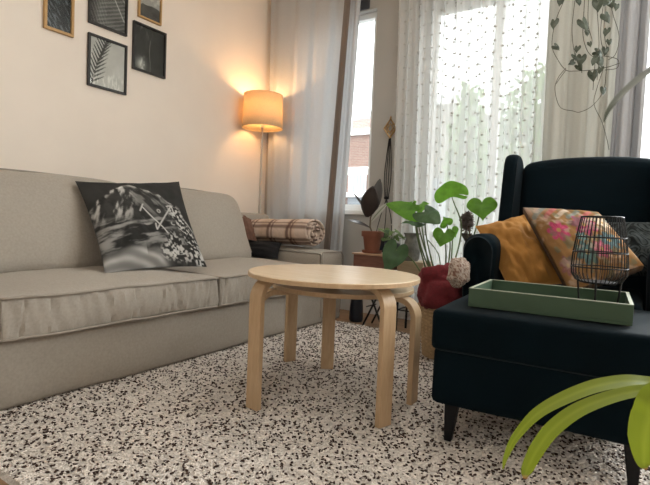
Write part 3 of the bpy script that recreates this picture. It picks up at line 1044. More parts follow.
lan = thing('wire_lantern', 'black wire cage lantern on thin legs standing in the tray', 'lantern', (2.98, 2.02, TZ + .0085))
prof = [(.068, .340), (.072, .32), (.081, .265), (.090, .20), (.0925, .155), (.090, .128), (.076, .106), (.060, .098)]
cg = MB()
nw = 36
for kx in range(nw):
    a = 2 * math.pi * kx / nw
    cg.tube([(r * math.cos(a), r * math.sin(a), z) for r, z in prof], .0015, 5)
cg.build('cage_wires', black_m, lan)
rg = MB()
for r, z in (prof[0], (.081, .265), (.0885, .21), (.0925, .155), (.060, .098)):
    rg.tube([(r * math.cos(a), r * math.sin(a), z) for a in np.linspace(0, 2 * math.pi, 40, endpoint=False)], .0023, 6, closed=True)
rg.build('hoop', black_m, lan)
for a in (.5, 2.6, 4.7):
    ca, sa = math.cos(a), math.sin(a)
    MB().tube([(.084 * ca, .084 * sa, .115), (.077 * ca, .085 * sa, .05), (.07 * ca, .07 * sa, .003)], .0034, 6).build('leg', black_m, lan)
MB().lathe([(0, .099), (.04, .099), (.062, .101)], 24, close=False).build('candle_plate', black_m, lan, solid=.002)

# ------------------------------------------------------------------ basket, red throw, pale throw
bk = thing('wicker_basket', 'pale wicker basket on the floor left of the footstool', 'basket', (2.175, 2.80, .0))
b = MB()
pts = []
nz, na = 30, 96
for j in range(nz):
    z = .30 * j / (nz - 1)
    for i in range(na):
        a = 2 * math.pi * i / na
        r = .155 + .03 * (z / .30) + .004 * math.sin(a * 24 + math.pi * (j % 2)) + .0015 * math.sin(j * 3.1)
        pts.append((r * math.cos(a), r * math.sin(a), z + .002))
b.grid(pts, na, nz, wrap_u=True)
b.add(pts[:na], [tuple(range(na - 1, -1, -1))])
b.build('woven_body', wicker_m, bk)
MB().tube([(.188 * math.cos(a), .188 * math.sin(a), .302) for a in np.linspace(0, 2 * math.pi, 48, endpoint=False)], .011, 8, closed=True).build('rim', wicker_m, bk)


def cloth_heap(name, label, c, rad, hgt, m, seed, cat, folds=5, cols=None, amp=.13):
    b = MB(); n, mm = 72, 40
    pts = []
    for j in range(mm):
        ph = math.pi * j / (mm - 1)
        for i in range(n):
            a = 2 * math.pi * i / n
            d = Vector((math.sin(ph) * math.cos(a), math.sin(ph) * math.sin(a), math.cos(ph)))
            k = 1 + amp * mnoise.noise(d * 1.6 + Vector((seed, 0, 0))) * 2
            f = math.sin(folds * a + 3.2 * ph + 2.5 * mnoise.noise(d * 2 + Vector((0, seed, 0))))
            k += .075 * f + .05 * mnoise.noise(d * 6 + Vector((seed, seed, 0)))
            sp = Vector((abs(d.x) ** .8 * math.copysign(1, d.x), abs(d.y) ** .8 * math.copysign(1, d.y), abs(d.z) ** .8 * math.copysign(1, d.z)))
            pts.append((c[0] + rad[0] * k * sp.x, c[1] + rad[1] * k * sp.y, c[2] + hgt * k * sp.z))
    b.grid(pts, n, mm, cols, wrap_u=True)
    o = b.build(name, m, smooth=True, angle=180)
    weld(o)
    return setp(o, label, cat)


cloth_heap('red_throw', 'dark red knitted throw bundled in the wicker basket', (2.175, 2.74, .415), (.18, .16, .125), .13, red_m, 3.3, 'blanket', 3)
rng = np.random.default_rng(9)
cc = np.where(rng.random((72 * 40, 1)) > .3, np.array([[.50, .42, .36]]), np.array([[.20, .10, .07]]))
cloth_heap('fluffy_throw', 'cream and brown mottled fluffy bundle beside the red throw', tuple(PY(459, 272, 2.30)), (.05, .055, .06), .064, mat('mottled_wool', (1, 1, 1), 1, paint=True, bump=1, bscale=150), 8.1, 'blanket', 7, cc)

# ------------------------------------------------------------------ leaves


def leaf_grid(mb, base, tip, width, nrm, shape='oval', nl=14, nw=7, arch=.0, cup=.0, cols=None):
    """leaf from base to tip, width across, nrm ~ surface normal; arch lifts the middle along nrm"""
    base, tip = Vector(base), Vector(tip)
    ax = tip - base
    L = ax.length
    ax.normalize()
    nrm = (Vector(nrm) - ax * Vector(nrm).dot(ax)).normalized()
    sd = ax.cross(nrm)
    pts, cc = [], []
    for j in range(nl):
        t = j / (nl - 1)
        if shape == 'oval': w = math.sin(math.pi * min(1, t * .97 + .02)) ** .75
        elif shape == 'heart': w = (1 - t) ** .55 * (1 if t > .12 else .75 + t * 2) * 1.05
        elif shape == 'strap': w = (min(1, t * 6 + .35)) * (1 - max(0, (t - .45) / .55) ** 1.7)
        else: w = math.sin(math.pi * t ** .8) ** .8
        w = max(w, .02)
        for i in range(nw):
            s = -1 + 2 * i / (nw - 1)
            back = 0
            if shape == 'heart':  # the lobes reach back past the stalk
                back = -.20 * L * (1 - t) ** 3 * abs(s) ** 1.2
            p = base + ax * (L * t + back) + sd * (s * w * width / 2) + nrm * (arch * math.sin(math.pi * t) + cup * abs(s) ** 1.5 * width)
            pts.append(p)
            if cols: cc.append(cols(t, s))
    mb.grid(pts, nw, nl, cc if cols else None)
    return mb


def monstera_leaf(base, tip, width, nrm, cuts=4, arch=.015, depth=.55, seed=0, na=120, ns=8, rd=3.0):
    """broad heart: notch at the stalk, drawn-out tip, slits cut in from the margin"""
    base, tip = Vector(base), Vector(tip)
    ax = tip - base
    L = ax.length
    ax.normalize()
    nrm = (Vector(nrm) - ax * Vector(nrm).dot(ax)).normalized()
    sd = ax.cross(nrm)
    rr = random.Random(seed)
    slits = []
    for k in range(cuts):
        slits += [math.pi * (.42 + .34 * k / max(1, cuts)) + rr.uniform(-.08, .08), 2 * math.pi - math.pi * (.50 + .34 * k / max(1, cuts)) + rr.uniform(-.08, .08)]
    if cuts == 1: slits = slits[:1]
    pts = []
    for j in range(ns):
        f = j / (ns - 1)
        for i in range(na):
            a = 2 * math.pi * i / na
            X = 16 * math.copysign(abs(math.sin(a)) ** rd, math.sin(a)); Yh = 13 * math.cos(a) - 5 * math.cos(2 * a) - 2 * math.cos(3 * a) - math.cos(4 * a)
            g = f
            for sl in slits:
                if abs(a - sl) < .045: g = f * (1 - depth)
            along = .30 + ((5 - Yh) / 22 - .30) * g
            side = X / 32 * g
            p = base + ax * (along * L) + sd * (side * width) + nrm * (arch * math.sin(math.pi * min(1, max(0, along))) - .25 * width * (2 * side) ** 2 * .5 + .006 * mnoise.noise(Vector((along * 4, side * 5, seed))))
            pts.append(p)
    return MB().grid(pts, na, ns, wrap_u=True)


# ------------------------------------------------------------------ plant stand by the window and what stands on it
crate_m = wood_mat('red_brown_wood', (.12, .045, .03), (.18, .075, .048), (2, 12, 12), .6)
stand = thing('plant_stand', 'red-brown wooden plant stand on crossed black metal legs', 'plant stand', (1.44, 3.27, FZ))
MB().box(-.155, .155, -.125, .125, .46, .560).build('crate', crate_m, stand, bevel=.004)
MB().box(-.165, .165, -.135, .135, .5605, .573).build('top_board', wood_mat('pale_top', (.40, .24, .15), (.50, .31, .20), (2, 12, 12), .5), stand, bevel=.003)
for sy in (-.055, .10):
    for sx in (-1, 1):
        MB().tube([(sx * .13, sy, .46), (-sx * .10 + (0.006 if sx > 0 else -.006), sy + sx * .008, .002)], .008, 8).build('leg', black_m, stand)
for x in (-.06, .06): MB().tube([(x, -.055, .16), (x, .10, .16)], .005, 6).build('crossbar', black_m, stand)
STZ = FZ + .5735

stool = thing('plant_stool', 'low beige box stool with black legs below the grey vase', 'plant stand', (1.72, 3.31, FZ))
MB().box(-.10, .10, -.10, .10, .43, .535).build('top_box', wood_mat('beige_wood', (.36, .27, .17), (.42, .33, .22), (2, 10, 10), .6), stool, bevel=.004)
for sx in (-1, 1):
    for sy in (-1, 1):
        MB().tube([(sx * .085, sy * .085, .43), (sx * .09, sy * .09, .002)], .009, 8).build('leg', black_m, stool)
for z in (.17,):
    MB().tube([(-.088, -.088, z), (.088, -.088, z), (.088, .088, z), (-.088, .088, z)], .005, 6, closed=True).build('stretcher', black_m, stool)
vz = FZ + .536
vase_m = mat('mottled_grey_stone', (.19, .19, .17), .85, var=.45, vscale=14, bump=.6, bscale=40)
setp(MB().lathe([(0, 0), (.05, 0), (.062, .02), (.066, .07), (.052, .13), (.044, .16), (.052, .19), (.060, .205), (.055, .207), (.045, .18), (.03, .17), (0, .17)], 32, c=(1.70, 3.27, vz), close=False).build('grey_vase', vase_m), 'mottled grey stone vase with flared rim, in front of the sheer', 'vase')

# rubber plant
rp = thing('rubber_plant', 'rubber plant with dark burgundy leaves in terracotta pot', 'plant', (1.39, 3.24, STZ))
MB().lathe([(0, 0), (.066, 0), (.075, .004), (.078, .022), (.071, .022), (.066, .008), (0, .008)], 32, close=False).build('saucer', terra_m, rp)
MB().lathe([(0, .009), (.055, .009), (.072, .125), (.082, .125), (.085, .132), (.085, .165), (.080, .168), (.074, .165), (.071, .145), (0, .145)], 32, close=False).build('pot', terra_m, rp)
MB().lathe([(0, .148), (.0705, .148)], 24, close=False).build('soil', soil_m, rp)
inv = lambda p, r: Vector(p) - r.location
Y = 3.24
vw = Vector((.45, -.88, .1))
def rp_leaf(b0, t0, w, m, name='leaf', nrm=vw, arch=.012, y0=Y, y1=Y, cols=None, shape='oval'):
    mb = leaf_grid(MB(), inv(PY(*b0, y0), rp), inv(PY(*t0, y1), rp), w, nrm, shape, arch=arch, cup=.06, cols=cols)
    return mb.build(name, m, rp, solid=.0012, angle=180)
MB().tube([(0, 0, .148), (-.02, -.01, .20), (-.02, -.01, .27), (.0, 0, .33)], [.006, .006, .005, .004], 8).build('stem', brownstem_m, rp)
rp_leaf((367, 217), (373, 186), .135, rubber_m, y0=Y - .01, y1=Y - .05)
rp_leaf((373, 214), (380, 179), .085, mat('grey_rubber_leaf', (.025, .022, .019), .55, var=.15, vscale=20), y1=Y + .06)['label'] = 'greyish upper leaf'
rp_leaf((366, 213), (353, 193), .028, rubber_m, nrm=(.6, -.3, .7))
rp_leaf((370, 228), (347, 220), .05, rubber_m, nrm=(.1, -.35, .93), y1=Y - .04)
def stripe_c(t, s): return (.55, .55, .50) if abs(s) > .25 else (.16, .22, .12)
rp_leaf((370, 223), (388, 203), .05, leafpaint_m, nrm=(.3, -.75, .55), cols=stripe_c)['label'] = 'cream-edged leaf'

hb = thing('trailing_houseplant', 'small pothos with mottled leaves in dark pot, beside terracotta pot', 'plant', (1.555, 3.25, STZ))
MB().lathe([(0, 0), (.045, 0), (.058, .05), (.06, .085), (.055, .085), (.052, .07), (0, .07)], 28, close=False).build('pot', navy_m, hb)
rr = random.Random(5)
for k in range(12):
    a = rr.uniform(0, 2 * math.pi); e = rr.uniform(.02, .10)
    st = Vector((0, 0, .08)); en = Vector((math.cos(a) * e, math.sin(a) * e * .7, .10 + rr.uniform(0, .09)))
    MB().tube([st, st.lerp(en, .5) + Vector((0, 0, .02)), en], .0018, 5).build('stem', stem_m, hb)
    tp = en + Vector((math.cos(a) * .05, math.sin(a) * .05, rr.uniform(-.04, .02)))
    colr = lambda t, s, q=rr.random(): (.20, .26, .09) if (abs(math.sin(t * 9 + s * 5 + q * 6)) > .75) else (.05, .12, .03)
    leaf_grid(MB(), en, tp, .04, (.3, -.5, .8), 'heart', 10, 7, arch=.005, cols=colr).build('leaf', leafpaint_m, hb, angle=180)

# macrame hanger on the pier between the windows
mh = thing('macrame_hanger', 'gold diamond wall ornament with black cords holding a dark pot', 'plant hanger', (1.27, 3.70, 1.60))
oc = Vector((0, 0, 0))
dm = MB()
for q, w in ((.078, .012), (.040, .008)):
    pth = [Vector((q * .72 * x, 0, q * z)) for x, z in ((0, 1), (1, 0), (0, -1), (-1, 0))]
    dm.tube(pth, w, 6, closed=True)
for x, z in ((.36, .5), (.36, -.5), (-.36, .5), (-.36, -.5)):
    dm.tube([(x * .085, 0, z * .085), (x * .05, 0, z * .05)], .006, 6)
dm.lathe([(0, -.012), (.010, 0), (0, .02)], 10, c=(0, 0, .09), close=False)
dm.build('diamond_ornament', mat('aged_gold', (.36, .23, .10), .45, metal=.5, var=.3, vscale=60), mh)
for x in (-.016, -.006, .006, .018):
    MB().tube(catmull([(x * .4, 0, -.085), (x * 1.3, -.005, -.25), (x * 1.8, -.01, -.42), (x * 1.0, -.01, -.585)], 6), .0042, 6).build('cord', black_m, mh)
MB().lathe([(0, -.015), (.02, -.010), (.024, 0), (.02, .012), (0, .018)], 14, c=(0, -.01, -.595), close=False).build('knot', black_m, mh)
for a in (.3, 2.0, 3.8, 5.2):
    MB().tube(catmull([(0, -.01, -.60), (.045 * math.cos(a) + .02, -.05 + .045 * math.sin(a), -.76), (.068 * math.cos(a) + .03, -.09 + .068 * math.sin(a), -.93), (.05 * math.cos(a) + .03, -.09 + .05 * math.sin(a), -1.05), (.03, -.09, -1.085)], 6), .0035, 6).build('cord', black_m, mh)
MB().lathe([(0, -1.08), (.045, -1.078), (.062, -1.03), (.066, -.95), (.06, -.95), (.056, -.97), (0, -.97)], 28, c=(.03, -.09, 0), close=False).build('pot', navy_m, mh)
rr = random.Random(8)
for k in range(8):
    a = rr.uniform(0, 6.28)
    st = Vector((.03, -.09, -.955)); en = st + Vector((math.cos(a) * .05, math.sin(a) * .05, .05 + rr.uniform(0, .06)))
    leaf_grid(MB(), st, en, .035, (.3, -.8, .5), 'oval', 10, 5, arch=.01).build('leaf', leafd_m, mh, angle=180)

# dark boot-like vase on the floor at the sofa end
dv = setp(MB().lathe([(0, 0), (.05, 0), (.058, .02), (.055, .10), (.046, .20), (.043, .30), (.047, .34), (.042, .34), (.038, .30), (0, .29)], 28, c=(1.21, 3.36, FZ), close=False).build('floor_vase', navy_m), 'tall navy vase on the floor at the sofa end', 'vase')

# ------------------------------------------------------------------ monstera
mp = thing('monstera', 'monstera with bright backlit leaves in front of the sheer curtain', 'plant', (2.02, 3.11, .003))
MB().lathe([(0, 0), (.10, 0), (.135, .20), (.14, .25), (.13, .25), (.125, .22), (0, .22)], 36, close=False).build('pot', mat('white_ceramic', (.55, .53, .50), .4), mp)
MB().lathe([(0, .222), (.124, .222)], 24, close=False).build('soil', soil_m, mp)
root0 = Vector((2.02, 3.11, .22))
toc = (CAM - root0).normalized()
def mleaf(pb, pt, w, y0, y1, nrm, cuts=0, mtl=leaf_m, via=None, depth=.5, seed=0, arch=.012, rd=3.0):
    bp, tp = PY(*pb, y0), PY(*pt, y1)
    lf = monstera_leaf(inv(bp, mp), inv(tp, mp), w, nrm, cuts, arch, depth, seed, rd=rd).build('leaf', mtl, mp, angle=180)
    mid = via or (root0.lerp(bp, .55) + Vector((0, 0, .06)))
    pth = catmull([inv(root0 + Vector((random.uniform(-.04, .04), random.uniform(-.04, .04), 0)), mp), inv(mid, mp), inv(bp, mp)], 8)
    MB().tube(pth, [.0065 - .003 * i / (len(pth) - 1) for i in range(len(pth))], 7).build('stem', stem_m, mp)
mleaf((452, 197), (450, 181), .225, 3.10, 3.05, (.25, -.85, .5), 1, depth=.6, seed=1, via=PY(461, 235, 3.12), arch=.0, rd=1.15)
mleaf((482, 203), (483, 222), .185, 3.0, 2.96, (.3, -.95, .05), 0, seed=2, via=PY(472, 240, 3.1))
mleaf((415, 212), (386, 204), .14, 3.10, 3.02, (.25, -.85, .5), 1, depth=.6, seed=3, via=PY(418, 240, 3.14), rd=1.3)
mleaf((414, 205), (402, 211), .12, 3.12, 3.08, (.25, -.6, .75), 1, depth=.6, seed=13, via=PY(422, 250, 3.14))
mleaf((424, 212), (440, 224), .155, 3.04, 2.98, (.35, -.8, .45), 0, mtl=leafd_m, seed=4, via=PY(428, 245, 3.12), rd=1.4)
mleaf((444, 233), (440, 247), .145, 3.10, 3.06, (.3, -.9, .2), 0, depth=.4, seed=5, via=PY(446, 258, 3.14), rd=2.0)
mleaf((420, 208), (430, 203), .12, 3.16, 3.14, (.3, -.7, .6), 1, seed=6, via=PY(424, 240, 3.15))
mleaf((447, 224), (443, 216), .10, 3.16, 3.13, (.3, -.8, .3), 0, seed=7, via=PY(450, 250, 3.15))
mleaf((452, 230), (456, 238), .09, 3.20, 3.20, (.3, -.9, .2), 0, seed=17, via=PY(452, 250, 3.18))
mleaf((418, 223), (399, 224), .10, 3.05, 2.98, (.1, -.35, .92), 0, mtl=leafd_m, seed=8, via=PY(424, 246, 3.12))
mleaf((396, 250), (384, 276), .175, 3.00, 2.96, (.35, -.92, .1), 0, mtl=leafd_m, seed=9, via=PY(414, 262, 3.08))
MB().tube(catmull([inv(root0, mp), inv(PY(440, 262, 3.12), mp), inv(PY(436, 250, 3.1), mp), inv(PY(428, 240, 3.08), mp)], 6), .004, 6).build('stem', stem_m, mp)

# fuzzy dried flower head
df = thing('dried_flower', 'fuzzy grey-brown dried flower head behind the armchair arm', 'dried flower', (2.23, 3.275, FZ))
MB().lathe([(0, 0), (.05, 0), (.06, .1), (.045, .30), (.03, .38), (.035, .40), (.025, .40), (0, .36)], 20, close=False).build('vase', mat('dark_bottle', (.03, .03, .03), .3), df)
hp = inv(PY(467, 219, 3.26), df)
MB().tube([(0, 0, .36), (hp.x * .6, hp.y, hp.z * .75), hp], .006, 6).build('stem', brownstem_m, df)
fz = MB(); rr = random.Random(3)
for k in range(420):
    d = Vector((rr.gauss(0, 1), rr.gauss(0, 1), rr.gauss(0, 1))).normalized()
    e = hp + Vector((d.x * .05, d.y * .05, d.z * .075 - .02)) * rr.uniform(.75, 1.1)
    fz.tube([hp + Vector((0, 0, d.z * .05 - .02)), e], [.004, .0025], 4)
fz.build('flower_head', mat('grey_brown_fuzz', (.16, .13, .12), 1, var=.4, vscale=50), df)
vn = MB()
for k in range(5):
    a = k * 1.25
    vn.tube(catmull([(0, 0, .38), (.03 * math.cos(a), .03 * math.sin(a), .55), (hp.x + .03 * math.cos(a), hp.y + .03 * math.sin(a), hp.z - .10)], 5), .010, 6)
vn.build('stalks', mat('dark_stalk', (.05, .04, .03), .9), df)

# ------------------------------------------------------------------ curtains


def curtain(name, label, x0t, x1t, x0b, x1b, y, z0, z1, m, folds, amp, seed=0, nz=40, nu=220, deep=None, ease=1.0, cat='curtain', tuck=0):
    root = thing(name, label, cat, ((x0t + x1t) / 2, y, z1))
    b = MB(); pts = []
    rr = random.Random(seed)
    ph = rr.uniform(0, 6)
    for j in range(nz):
        s = j / (nz - 1)
        z = z1 + (z0 - z1) * s
        xa = x0t + (x0b - x0t) * s ** ease; xb = x1t + (x1b - x1t) * s ** ease
        for i in range(nu):
            u = i / (nu - 1)
            w = u * folds * 2 * math.pi + ph + .8 * mnoise.noise(Vector((u * 5, seed, 0)))
            yy = amp * (math.sin(w) + .35 * math.sin(2.3 * w + 1)) * (.75 + .35 * s) + .5 * amp * mnoise.noise(Vector((u * 7, s * 1.5, seed)))
            if deep:
                for (du, dw, da) in deep: yy += da * math.exp(-((u - du) / dw) ** 2)
            xx = xa + (xb - xa) * u + .3 * amp * math.cos(w)
            pts.append(Vector((xx, y + yy + tuck * s, z)) - root.location)
    b.grid(pts, nu, nz)
    b.build('cloth', m, root, angle=180)
    return root, pts, nu, nz


curtain('curtain', 'grey linen curtain at the corner beside the lamp', -.09, .80, -.03, .67, 3.66, .02, 2.98, curtain_m, 3.2, .014, 3)
curtain('curtain', 'narrow pale linen curtain edge beside the left window', .79, .955, .66, .845, 3.665, .02, 2.98, curtain_m, 1.2, .012, 5)
MB_ = None
dk, _, _, _ = curtain('curtain', 'thin dark taupe strip for the shaded fold between the grey and pale linen', .815, .885, .665, .745, 3.615, .02, 2.98, fold_shade_m, .6, .008, 8)  # dark cloth strip stands in for the shadow inside the fold

sh_root, sp, nu, nz = curtain('sheer_curtain', 'white sheer curtain with rows of small tufts over the middle window', 1.335, 2.475, 1.40, 2.50, 3.60, .03, 2.98, sheer_m, 11.5, .036, 11, nz=60, nu=480)
dots = MB(); rr = random.Random(2)
cph = [rr.uniform(-.9, .9) for _ in range(40)]
V_ = sp
for r_i in range(32):
    j = min(nz - 1, int((r_i + .5) * nz / 32))
    fz_ = (r_i + .5) / 32 * (nz - 1)
    j0 = int(fz_); ft = fz_ - j0
    for c_i in range(30):
        i = int((c_i + .4) * nu / 30.5)
        fz2 = max(0, min(nz - 1.001, fz_ + cph[c_i])); j0 = int(fz2); ft = fz2 - j0
        if i >= nu: continue
        p = V_[j0 * nu + i].lerp(V_[min(nz - 1, j0 + 1) * nu + i], ft)
        p = p + Vector((rr.uniform(-.006, .006), -.004, rr.uniform(-.010, .010)))
        r = .0115 * rr.uniform(.8, 1.15)
        v = [p + Vector((r * x, r * .6 * y2, r * z)) for x, y2, z in ((1.15, 0, -.15), (-1.15, 0, -.15), (0, 1, 0), (0, -1, 0), (0, 0, .85), (0, 0, -.85))]
        dots.add(v, [(0, 2, 4), (2, 1, 4), (1, 3, 4), (3, 0, 4), (2, 0, 5), (1, 2, 5), (3, 1, 5), (0, 3, 5)])
dts = dots.build('tufts', dot_m, sh_root)
dts['kind'] = 'stuff'

curtain('curtain', 'cream curtain panel behind the trailing hanging plant', 2.475, 2.93, 2.50, 2.94, 3.625, .02, 2.98, cream_m, 3.5, .012, 21)
curtain('curtain', 'cool grey curtain right of the hanging plant', 2.91, 3.07, 2.89, 3.07, 3.58, .02, 2.98, grey_m, 1.8, .02, 31)
curtain('sheer_curtain', 'plain white sheer at the right edge beside grey curtain', 3.06, 3.36, 3.06, 3.36, 3.62, .02, 2.98, sheer_mat('plain_sheer', (.6, .6, .59), .80), 3, .022, 41)
rod = thing('curtain_rod', 'long white curtain rod above the windows', 'curtain rod', (2.0, 3.65, 2.995))
MB().tube([(-1.98, 0, 0), (2.1, 0, 0)], .012, 12).build('rod', white_m, rod)
for x in (-1.9, -.8, .75, 2.0):
    MB().tube([(x, 0, 0), (x, .088, 0)], .008, 8).build('bracket', white_m, rod)

# ------------------------------------------------------------------ trailing plant hanging in the window
hg = thing('hanging_plant', 'trailing heart-leaved plant hanging before the cream curtain', 'plant', (2.76, 3.30, 2.42))
MB().lathe([(0, 0), (.07, 0), (.095, .09), (.10, .13), (.092, .13), (.085, .11), (0, .11)], 28, close=False).build('pot', mat('hanging_pot', (.45, .43, .40), .5), hg)
MB().tube([(0, 0, .425), (0, 0, .30)], .003, 6).tube([(.098, 0, .13), (0, 0, .30)], .0025, 5).tube([(-.05, .085, .13), (0, 0, .30)], .0025, 5).tube([(-.05, -.085, .13), (0, 0, .30)], .0025, 5).build('hanger_cord', brownstem_m, hg)
vine_paths = [
    [(570, -30), (566, -5), (556, 20), (552, 45), (558, 60), (566, 70), (575, 71), (592, 70), (608, 67), (620, 63)],
    [(578, -30), (575, 0), (572, 30), (575, 55), (582, 73)],
    [(586, -30), (584, 10), (583, 35), (588, 52), (598, 62), (597, 80)],
    [(592, -30), (597, 10), (599, 45), (596, 55), (594, 76), (593, 90)],
    [(600, -30), (605, 5), (604, 30), (607, 52), (606, 75), (603, 92), (592, 106), (580, 112), (573, 111), (560, 107), (555, 90), (558, 78), (566, 68)],
    [(606, -30), (612, 10), (618, 30), (619, 42), (615, 55), (608, 60)],
    [(590, -30), (588, 20), (592, 40), (590, 47)],
    [(596, 55), (610, 57), (618, 60), (617, 68), (605, 70)],
    [(603, 70), (597, 88), (594, 104), (602, 122), (607, 140), (609, 150)],
    [(566, 70), (560, 78), (556, 84)],
    [(609, -30), (602, 15), (601, 40), (606, 55)],
]
vm = mat('vine_stem', (.06, .055, .035), .8)
dl = mat('dusky_leaf', (.045, .056, .036), .5, var=.3, vscale=60, trans=.2)
for i, vp in enumerate(vine_paths):
    yy = 3.28 + .05 * math.sin(i * 2.1)
    pth = catmull([inv(PY(*q, yy), hg) for q in vp], 6)
    if vp[0][1] < 0: pth = [Vector((.05 * math.cos(i), .05 * math.sin(i), .11)), Vector((.11 * math.cos(i) * .9, .1 * math.sin(i), .12))] + pth[3:]
    MB().tube(pth, .0021, 5).build('vine', vm, hg)
vl = [(560, 3, 9, 100), (579, 3, 8, 80), (554, 25, 11, 95), (585, 26, 15, 60), (557, 48, 9, 40), (577, 50, 8, 100), (575, 58, 8, 70), (581, 61, 12, 95), (571, 63, 8, 150), (600, 62, 14, 70), (594, 62, 10, 110), (605, 52, 9, 95), (599, 53, 10, 20), (606, 33, 9, 100), (607, 19, 12, 60), (609, 43, 7, 90), (611, 4, 11, 70), (606, 2, 12, 120), (598, 6, 14, 85), (593, 77, 12, 80), (603, 92, 9, 95), (580, 68, 9, 50), (590, 45, 6, 75), (616, 8, 8, 100), (600, 71, 8, 100), (587, 34, 7, 90)]
for i, (px, py, sz, ang) in enumerate(vl):
    yy = 3.27 + .05 * math.sin(i * 1.7)
    c = inv(PY(px, py, yy), hg); s_ = sz / 475 * 2.6
    a = math.radians(ang)
    d = Vector((math.cos(a) * .84, math.cos(a) * .5, -math.sin(a)))
    nr = Vector((.3 + .5 * math.sin(i * 2.3), -.9, .4 * math.cos(i * 1.9)))
    monstera_leaf(c - d * s_ * .4, c + d * s_ * .5, s_ * .85, nr, 0, .004, 0, i, na=24, ns=4, rd=2.2).build('leaf', dl, hg, angle=180)

# ------------------------------------------------------------------ foreground plant at the lower right
fp = thing('foreground_plant', 'plant with long arching yellow-green leaves at lower right', 'plant', (3.31, 1.27, .004))
MB().lathe([(0, 0), (.10, 0), (.13, .22), (.135, .26), (.125, .26), (.12, .23), (0, .23)], 36, close=False).build('pot', terra_m, fp)
MB().lathe([(0, .232), (.119, .232)], 24, close=False).build('soil', soil_m, fp)
MB().tube(catmull([(0, 0, .23), (-.01, .0, .34), (-.03, -.02, .43), (-.04, -.03, .50)], 5), .012, 8).build('stem', stem_m, fp)


def strap(path, widths, m, nrm_hint, fold=.25, tipcol=None):
    """path: list of points; widths: list along; V-folded leaf"""
    pth = catmull(path, 7)
    n = len(pth)
    pts, cc = [], []
    for i, p in enumerate(pth):
        t = (pth[min(n - 1, i + 1)] - pth[max(0, i - 1)]).normalized()
        nn = (Vector(nrm_hint) - t * Vector(nrm_hint).dot(t)).normalized()
        sd = t.cross(nn)
        f = i / (n - 1) * (len(widths) - 1); k0 = min(len(widths) - 2, int(f)); w = widths[k0] + (widths[k0 + 1] - widths[k0]) * (f - k0)
        for s in (-1, -.66, -.33, 0, .33, .66, 1):
            pts.append(p + sd * s * w / 2 + nn * fold * abs(s) * w / 2)
            cc.append((.30, .15, .05) if (tipcol and i / (n - 1) > .965) else (tuple(tipcol) if (tipcol and i / (n - 1) > .93) else ((.22, .27, .018) if abs(s) < .1 else (.175, .22, .010))))
    return MB().grid(pts, 7, n, cc)


yl = mat('yellow_green_leaf', (1, 1, 1), .6, paint=True, trans=.45)
crown = Vector((3.31 - .04, 1.27 - .03, .5))
D = .92
def fleaf(pix, widths, d0, d1, nrm, fold=.2, tip=None, m=yl):
    n = len(pix)
    pts = [inv(crown, fp)] + [inv(P(px, py, d0 + (d1 - d0) * i / (n - 1)), fp) for i, (px, py) in enumerate(pix)]
    return strap(pts, widths, m, nrm, fold, tip).build('leaf', m, fp, angle=180)
fleaf([(665, 383), (630, 381), (597, 386), (565, 398), (537, 414), (516, 437), (506, 457), (503, 469)], [.015, .027, .030, .031, .029, .024, .017, .010, .003], .98, .90, (-.2, -.75, .62), .12)
fleaf([(668, 388), (632, 392), (602, 400), (575, 412), (552, 430), (537, 450), (527, 470), (525, 479)], [.015, .022, .025, .027, .029, .030, .028, .021, .006], .93, .86, (-.2, -.8, .55), .12, tip=(.30, .24, .06))
fleaf([(664, 392), (650, 418), (645, 440), (644, 462), (646, 470)], [.02, .05, .062, .055, .028, .003], .90, .86, (-.1, -.95, .3), .08, tip=(.30, .24, .06))
gl = mat('blurred_grey_leaf', (.075, .085, .062), .5, var=.1, vscale=20, trans=.3)
lf = strap([inv(crown, fp), inv(P(715, 180, .62), fp), inv(P(700, 60, .55), fp), inv(P(672, 58, .50), fp), inv(P(645, 74, .46), fp), inv(P(622, 94, .44), fp), inv(P(609, 110, .43), fp), inv(P(604, 122, .43), fp)], [.008, .012, .014, .013, .011, .0085, .005, .001], gl, (-.2, -.6, .75), .1)
lf.has_c = False
lf.build('leaf', gl, fp, angle=180)['label'] = 'blurred grey-green leaf reaching in from above'

# ------------------------------------------------------------------ outside
struct(MB().box(-40, 40, WY1 + 1.2, 60, -1.2, -1.0).build('street_ground', mat('grey_asphalt', (.25, .25, .25), .9, var=.1, vscale=2), smooth=False))
bld = thing('brick_building', 'pale red brick house across the street, seen through the left window', 'building', (-8.5, 20, -1.0))
MB().box(-5, 5, 0, 6, 0, 6.0).build('wall', brick_mat('red_brick', (.20, .10, .072), (.25, .14, .105), (.28, .25, .22)), bld, smooth=False)
MB().box(-5.15, 5.15, -.15, 6.1, 6.0, 6.28).build('cornice', white_m, bld, smooth=False)
MB().box(-1.2, .6, 1.4, 2.6, 6.28, 7.1).build('chimney', brick_mat('chimney_brick', (.30, .16, .14), (.36, .2, .17), (.4, .36, .33)), bld, smooth=False)
MB().box(-.9, .2, 1.6, 2.3, 7.1, 7.5).build('chimney_pot', mat('grey_lead', (.3, .3, .32), .7), bld, smooth=False)
for x in (-3.6, -1.6, .1, 2.4, 4.0):
    wf = MB().box(x - .55, x + .55, -.06, .04, 4.1, 4.4).box(x - .55, x + .55, -.06, .04, 2.2, 2.32).build('window', white_m, bld, smooth=False)
    MB().box(x - .5, x + .5, -.03, .03, 2.32, 4.1).build('pane', mat('far_window', (.35, .38, .42), .2), wf, smooth=False)
rl = thing('balcony_railing', 'white balcony railing before the brick house', 'railing', (-8.5, 19.2, -1.0))
MB().box(-4, 1.7, -.05, .75, 3.0, 3.2).build('slab', white_m, rl, smooth=False)
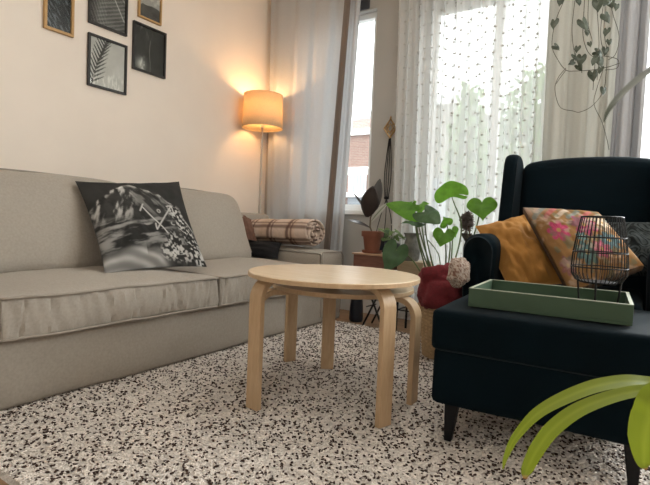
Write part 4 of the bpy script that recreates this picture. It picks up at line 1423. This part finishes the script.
r_ = MB().box(-4, 1.7, 0, .05, 4.3, 4.38)
for k in range(32): r_.box(-3.95 + k * .175, -3.91 + k * .175, 0, .04, 3.2, 4.3)
r_.build('railing', white_m, rl, smooth=False)
b2 = thing('beige_building', 'pale beige building behind the sheer curtain', 'building', (-3.4, 14.5, -1.0))
MB().box(-1.0, 1.9, 0, 5, 0, 5.6).build('wall', mat('pale_render', (.24, .225, .195), .9), b2, smooth=False)
MB().box(-1.1, 2.0, -.1, 5.1, 5.6, 5.85).build('cornice', white_m, b2, smooth=False)
for x in (-.2, 1.1):
    wf = MB().box(x - .5, x + .5, -.05, .03, 1.6, 1.7).build('window', white_m, b2, smooth=False)
    MB().box(x - .45, x + .45, -.03, .02, 1.7, 3.3).build('pane', mat('far_window_b', (.3, .33, .36), .2), wf, smooth=False)


def tree(label, x, y, crown, rad, n, m, seed):
    root = thing('tree', label, 'tree', (x, y, -1.0))
    MB().tube(catmull([(0, 0, 0), (.08, .05, 1.5), (0, 0, crown[2] + .6)], 5), [.16] * 6 + [.10] * 5, 8).build('trunk', brownstem_m, root)
    rr = random.Random(seed); b = MB()
    for k in range(n):
        d = Vector((rr.gauss(0, 1), rr.gauss(0, 1), rr.gauss(0, 1))).normalized() * rr.random() ** .4
        c = Vector((crown[0] + d.x * rad[0], crown[1] + d.y * rad[1], crown[2] + 1 + d.z * rad[2]))
        e = Vector((rr.gauss(0, 1), rr.gauss(0, 1), rr.gauss(0, 1))).normalized()
        leaf_grid(b, c, c + e * rr.uniform(.12, .22), .11, (rr.gauss(0, 1), rr.gauss(0, 1), 1), 'oval', 4, 3)
    b.build('foliage', m, root)
tl = mat('street_tree_leaf', (.13, .26, .06), .6, var=.3, vscale=4, trans=.35)
tree('slim green street tree behind the sheer curtain', .28, 9.0, (0, 0, 1.9), (.32, .4, 1.6), 1500, tl, 1)
tree('broad leafy tree outside, right behind the sheer curtain', 1.25, 11.5, (0, 0, 2.7), (1.2, 1.1, 1.8), 3600, tl, 2)
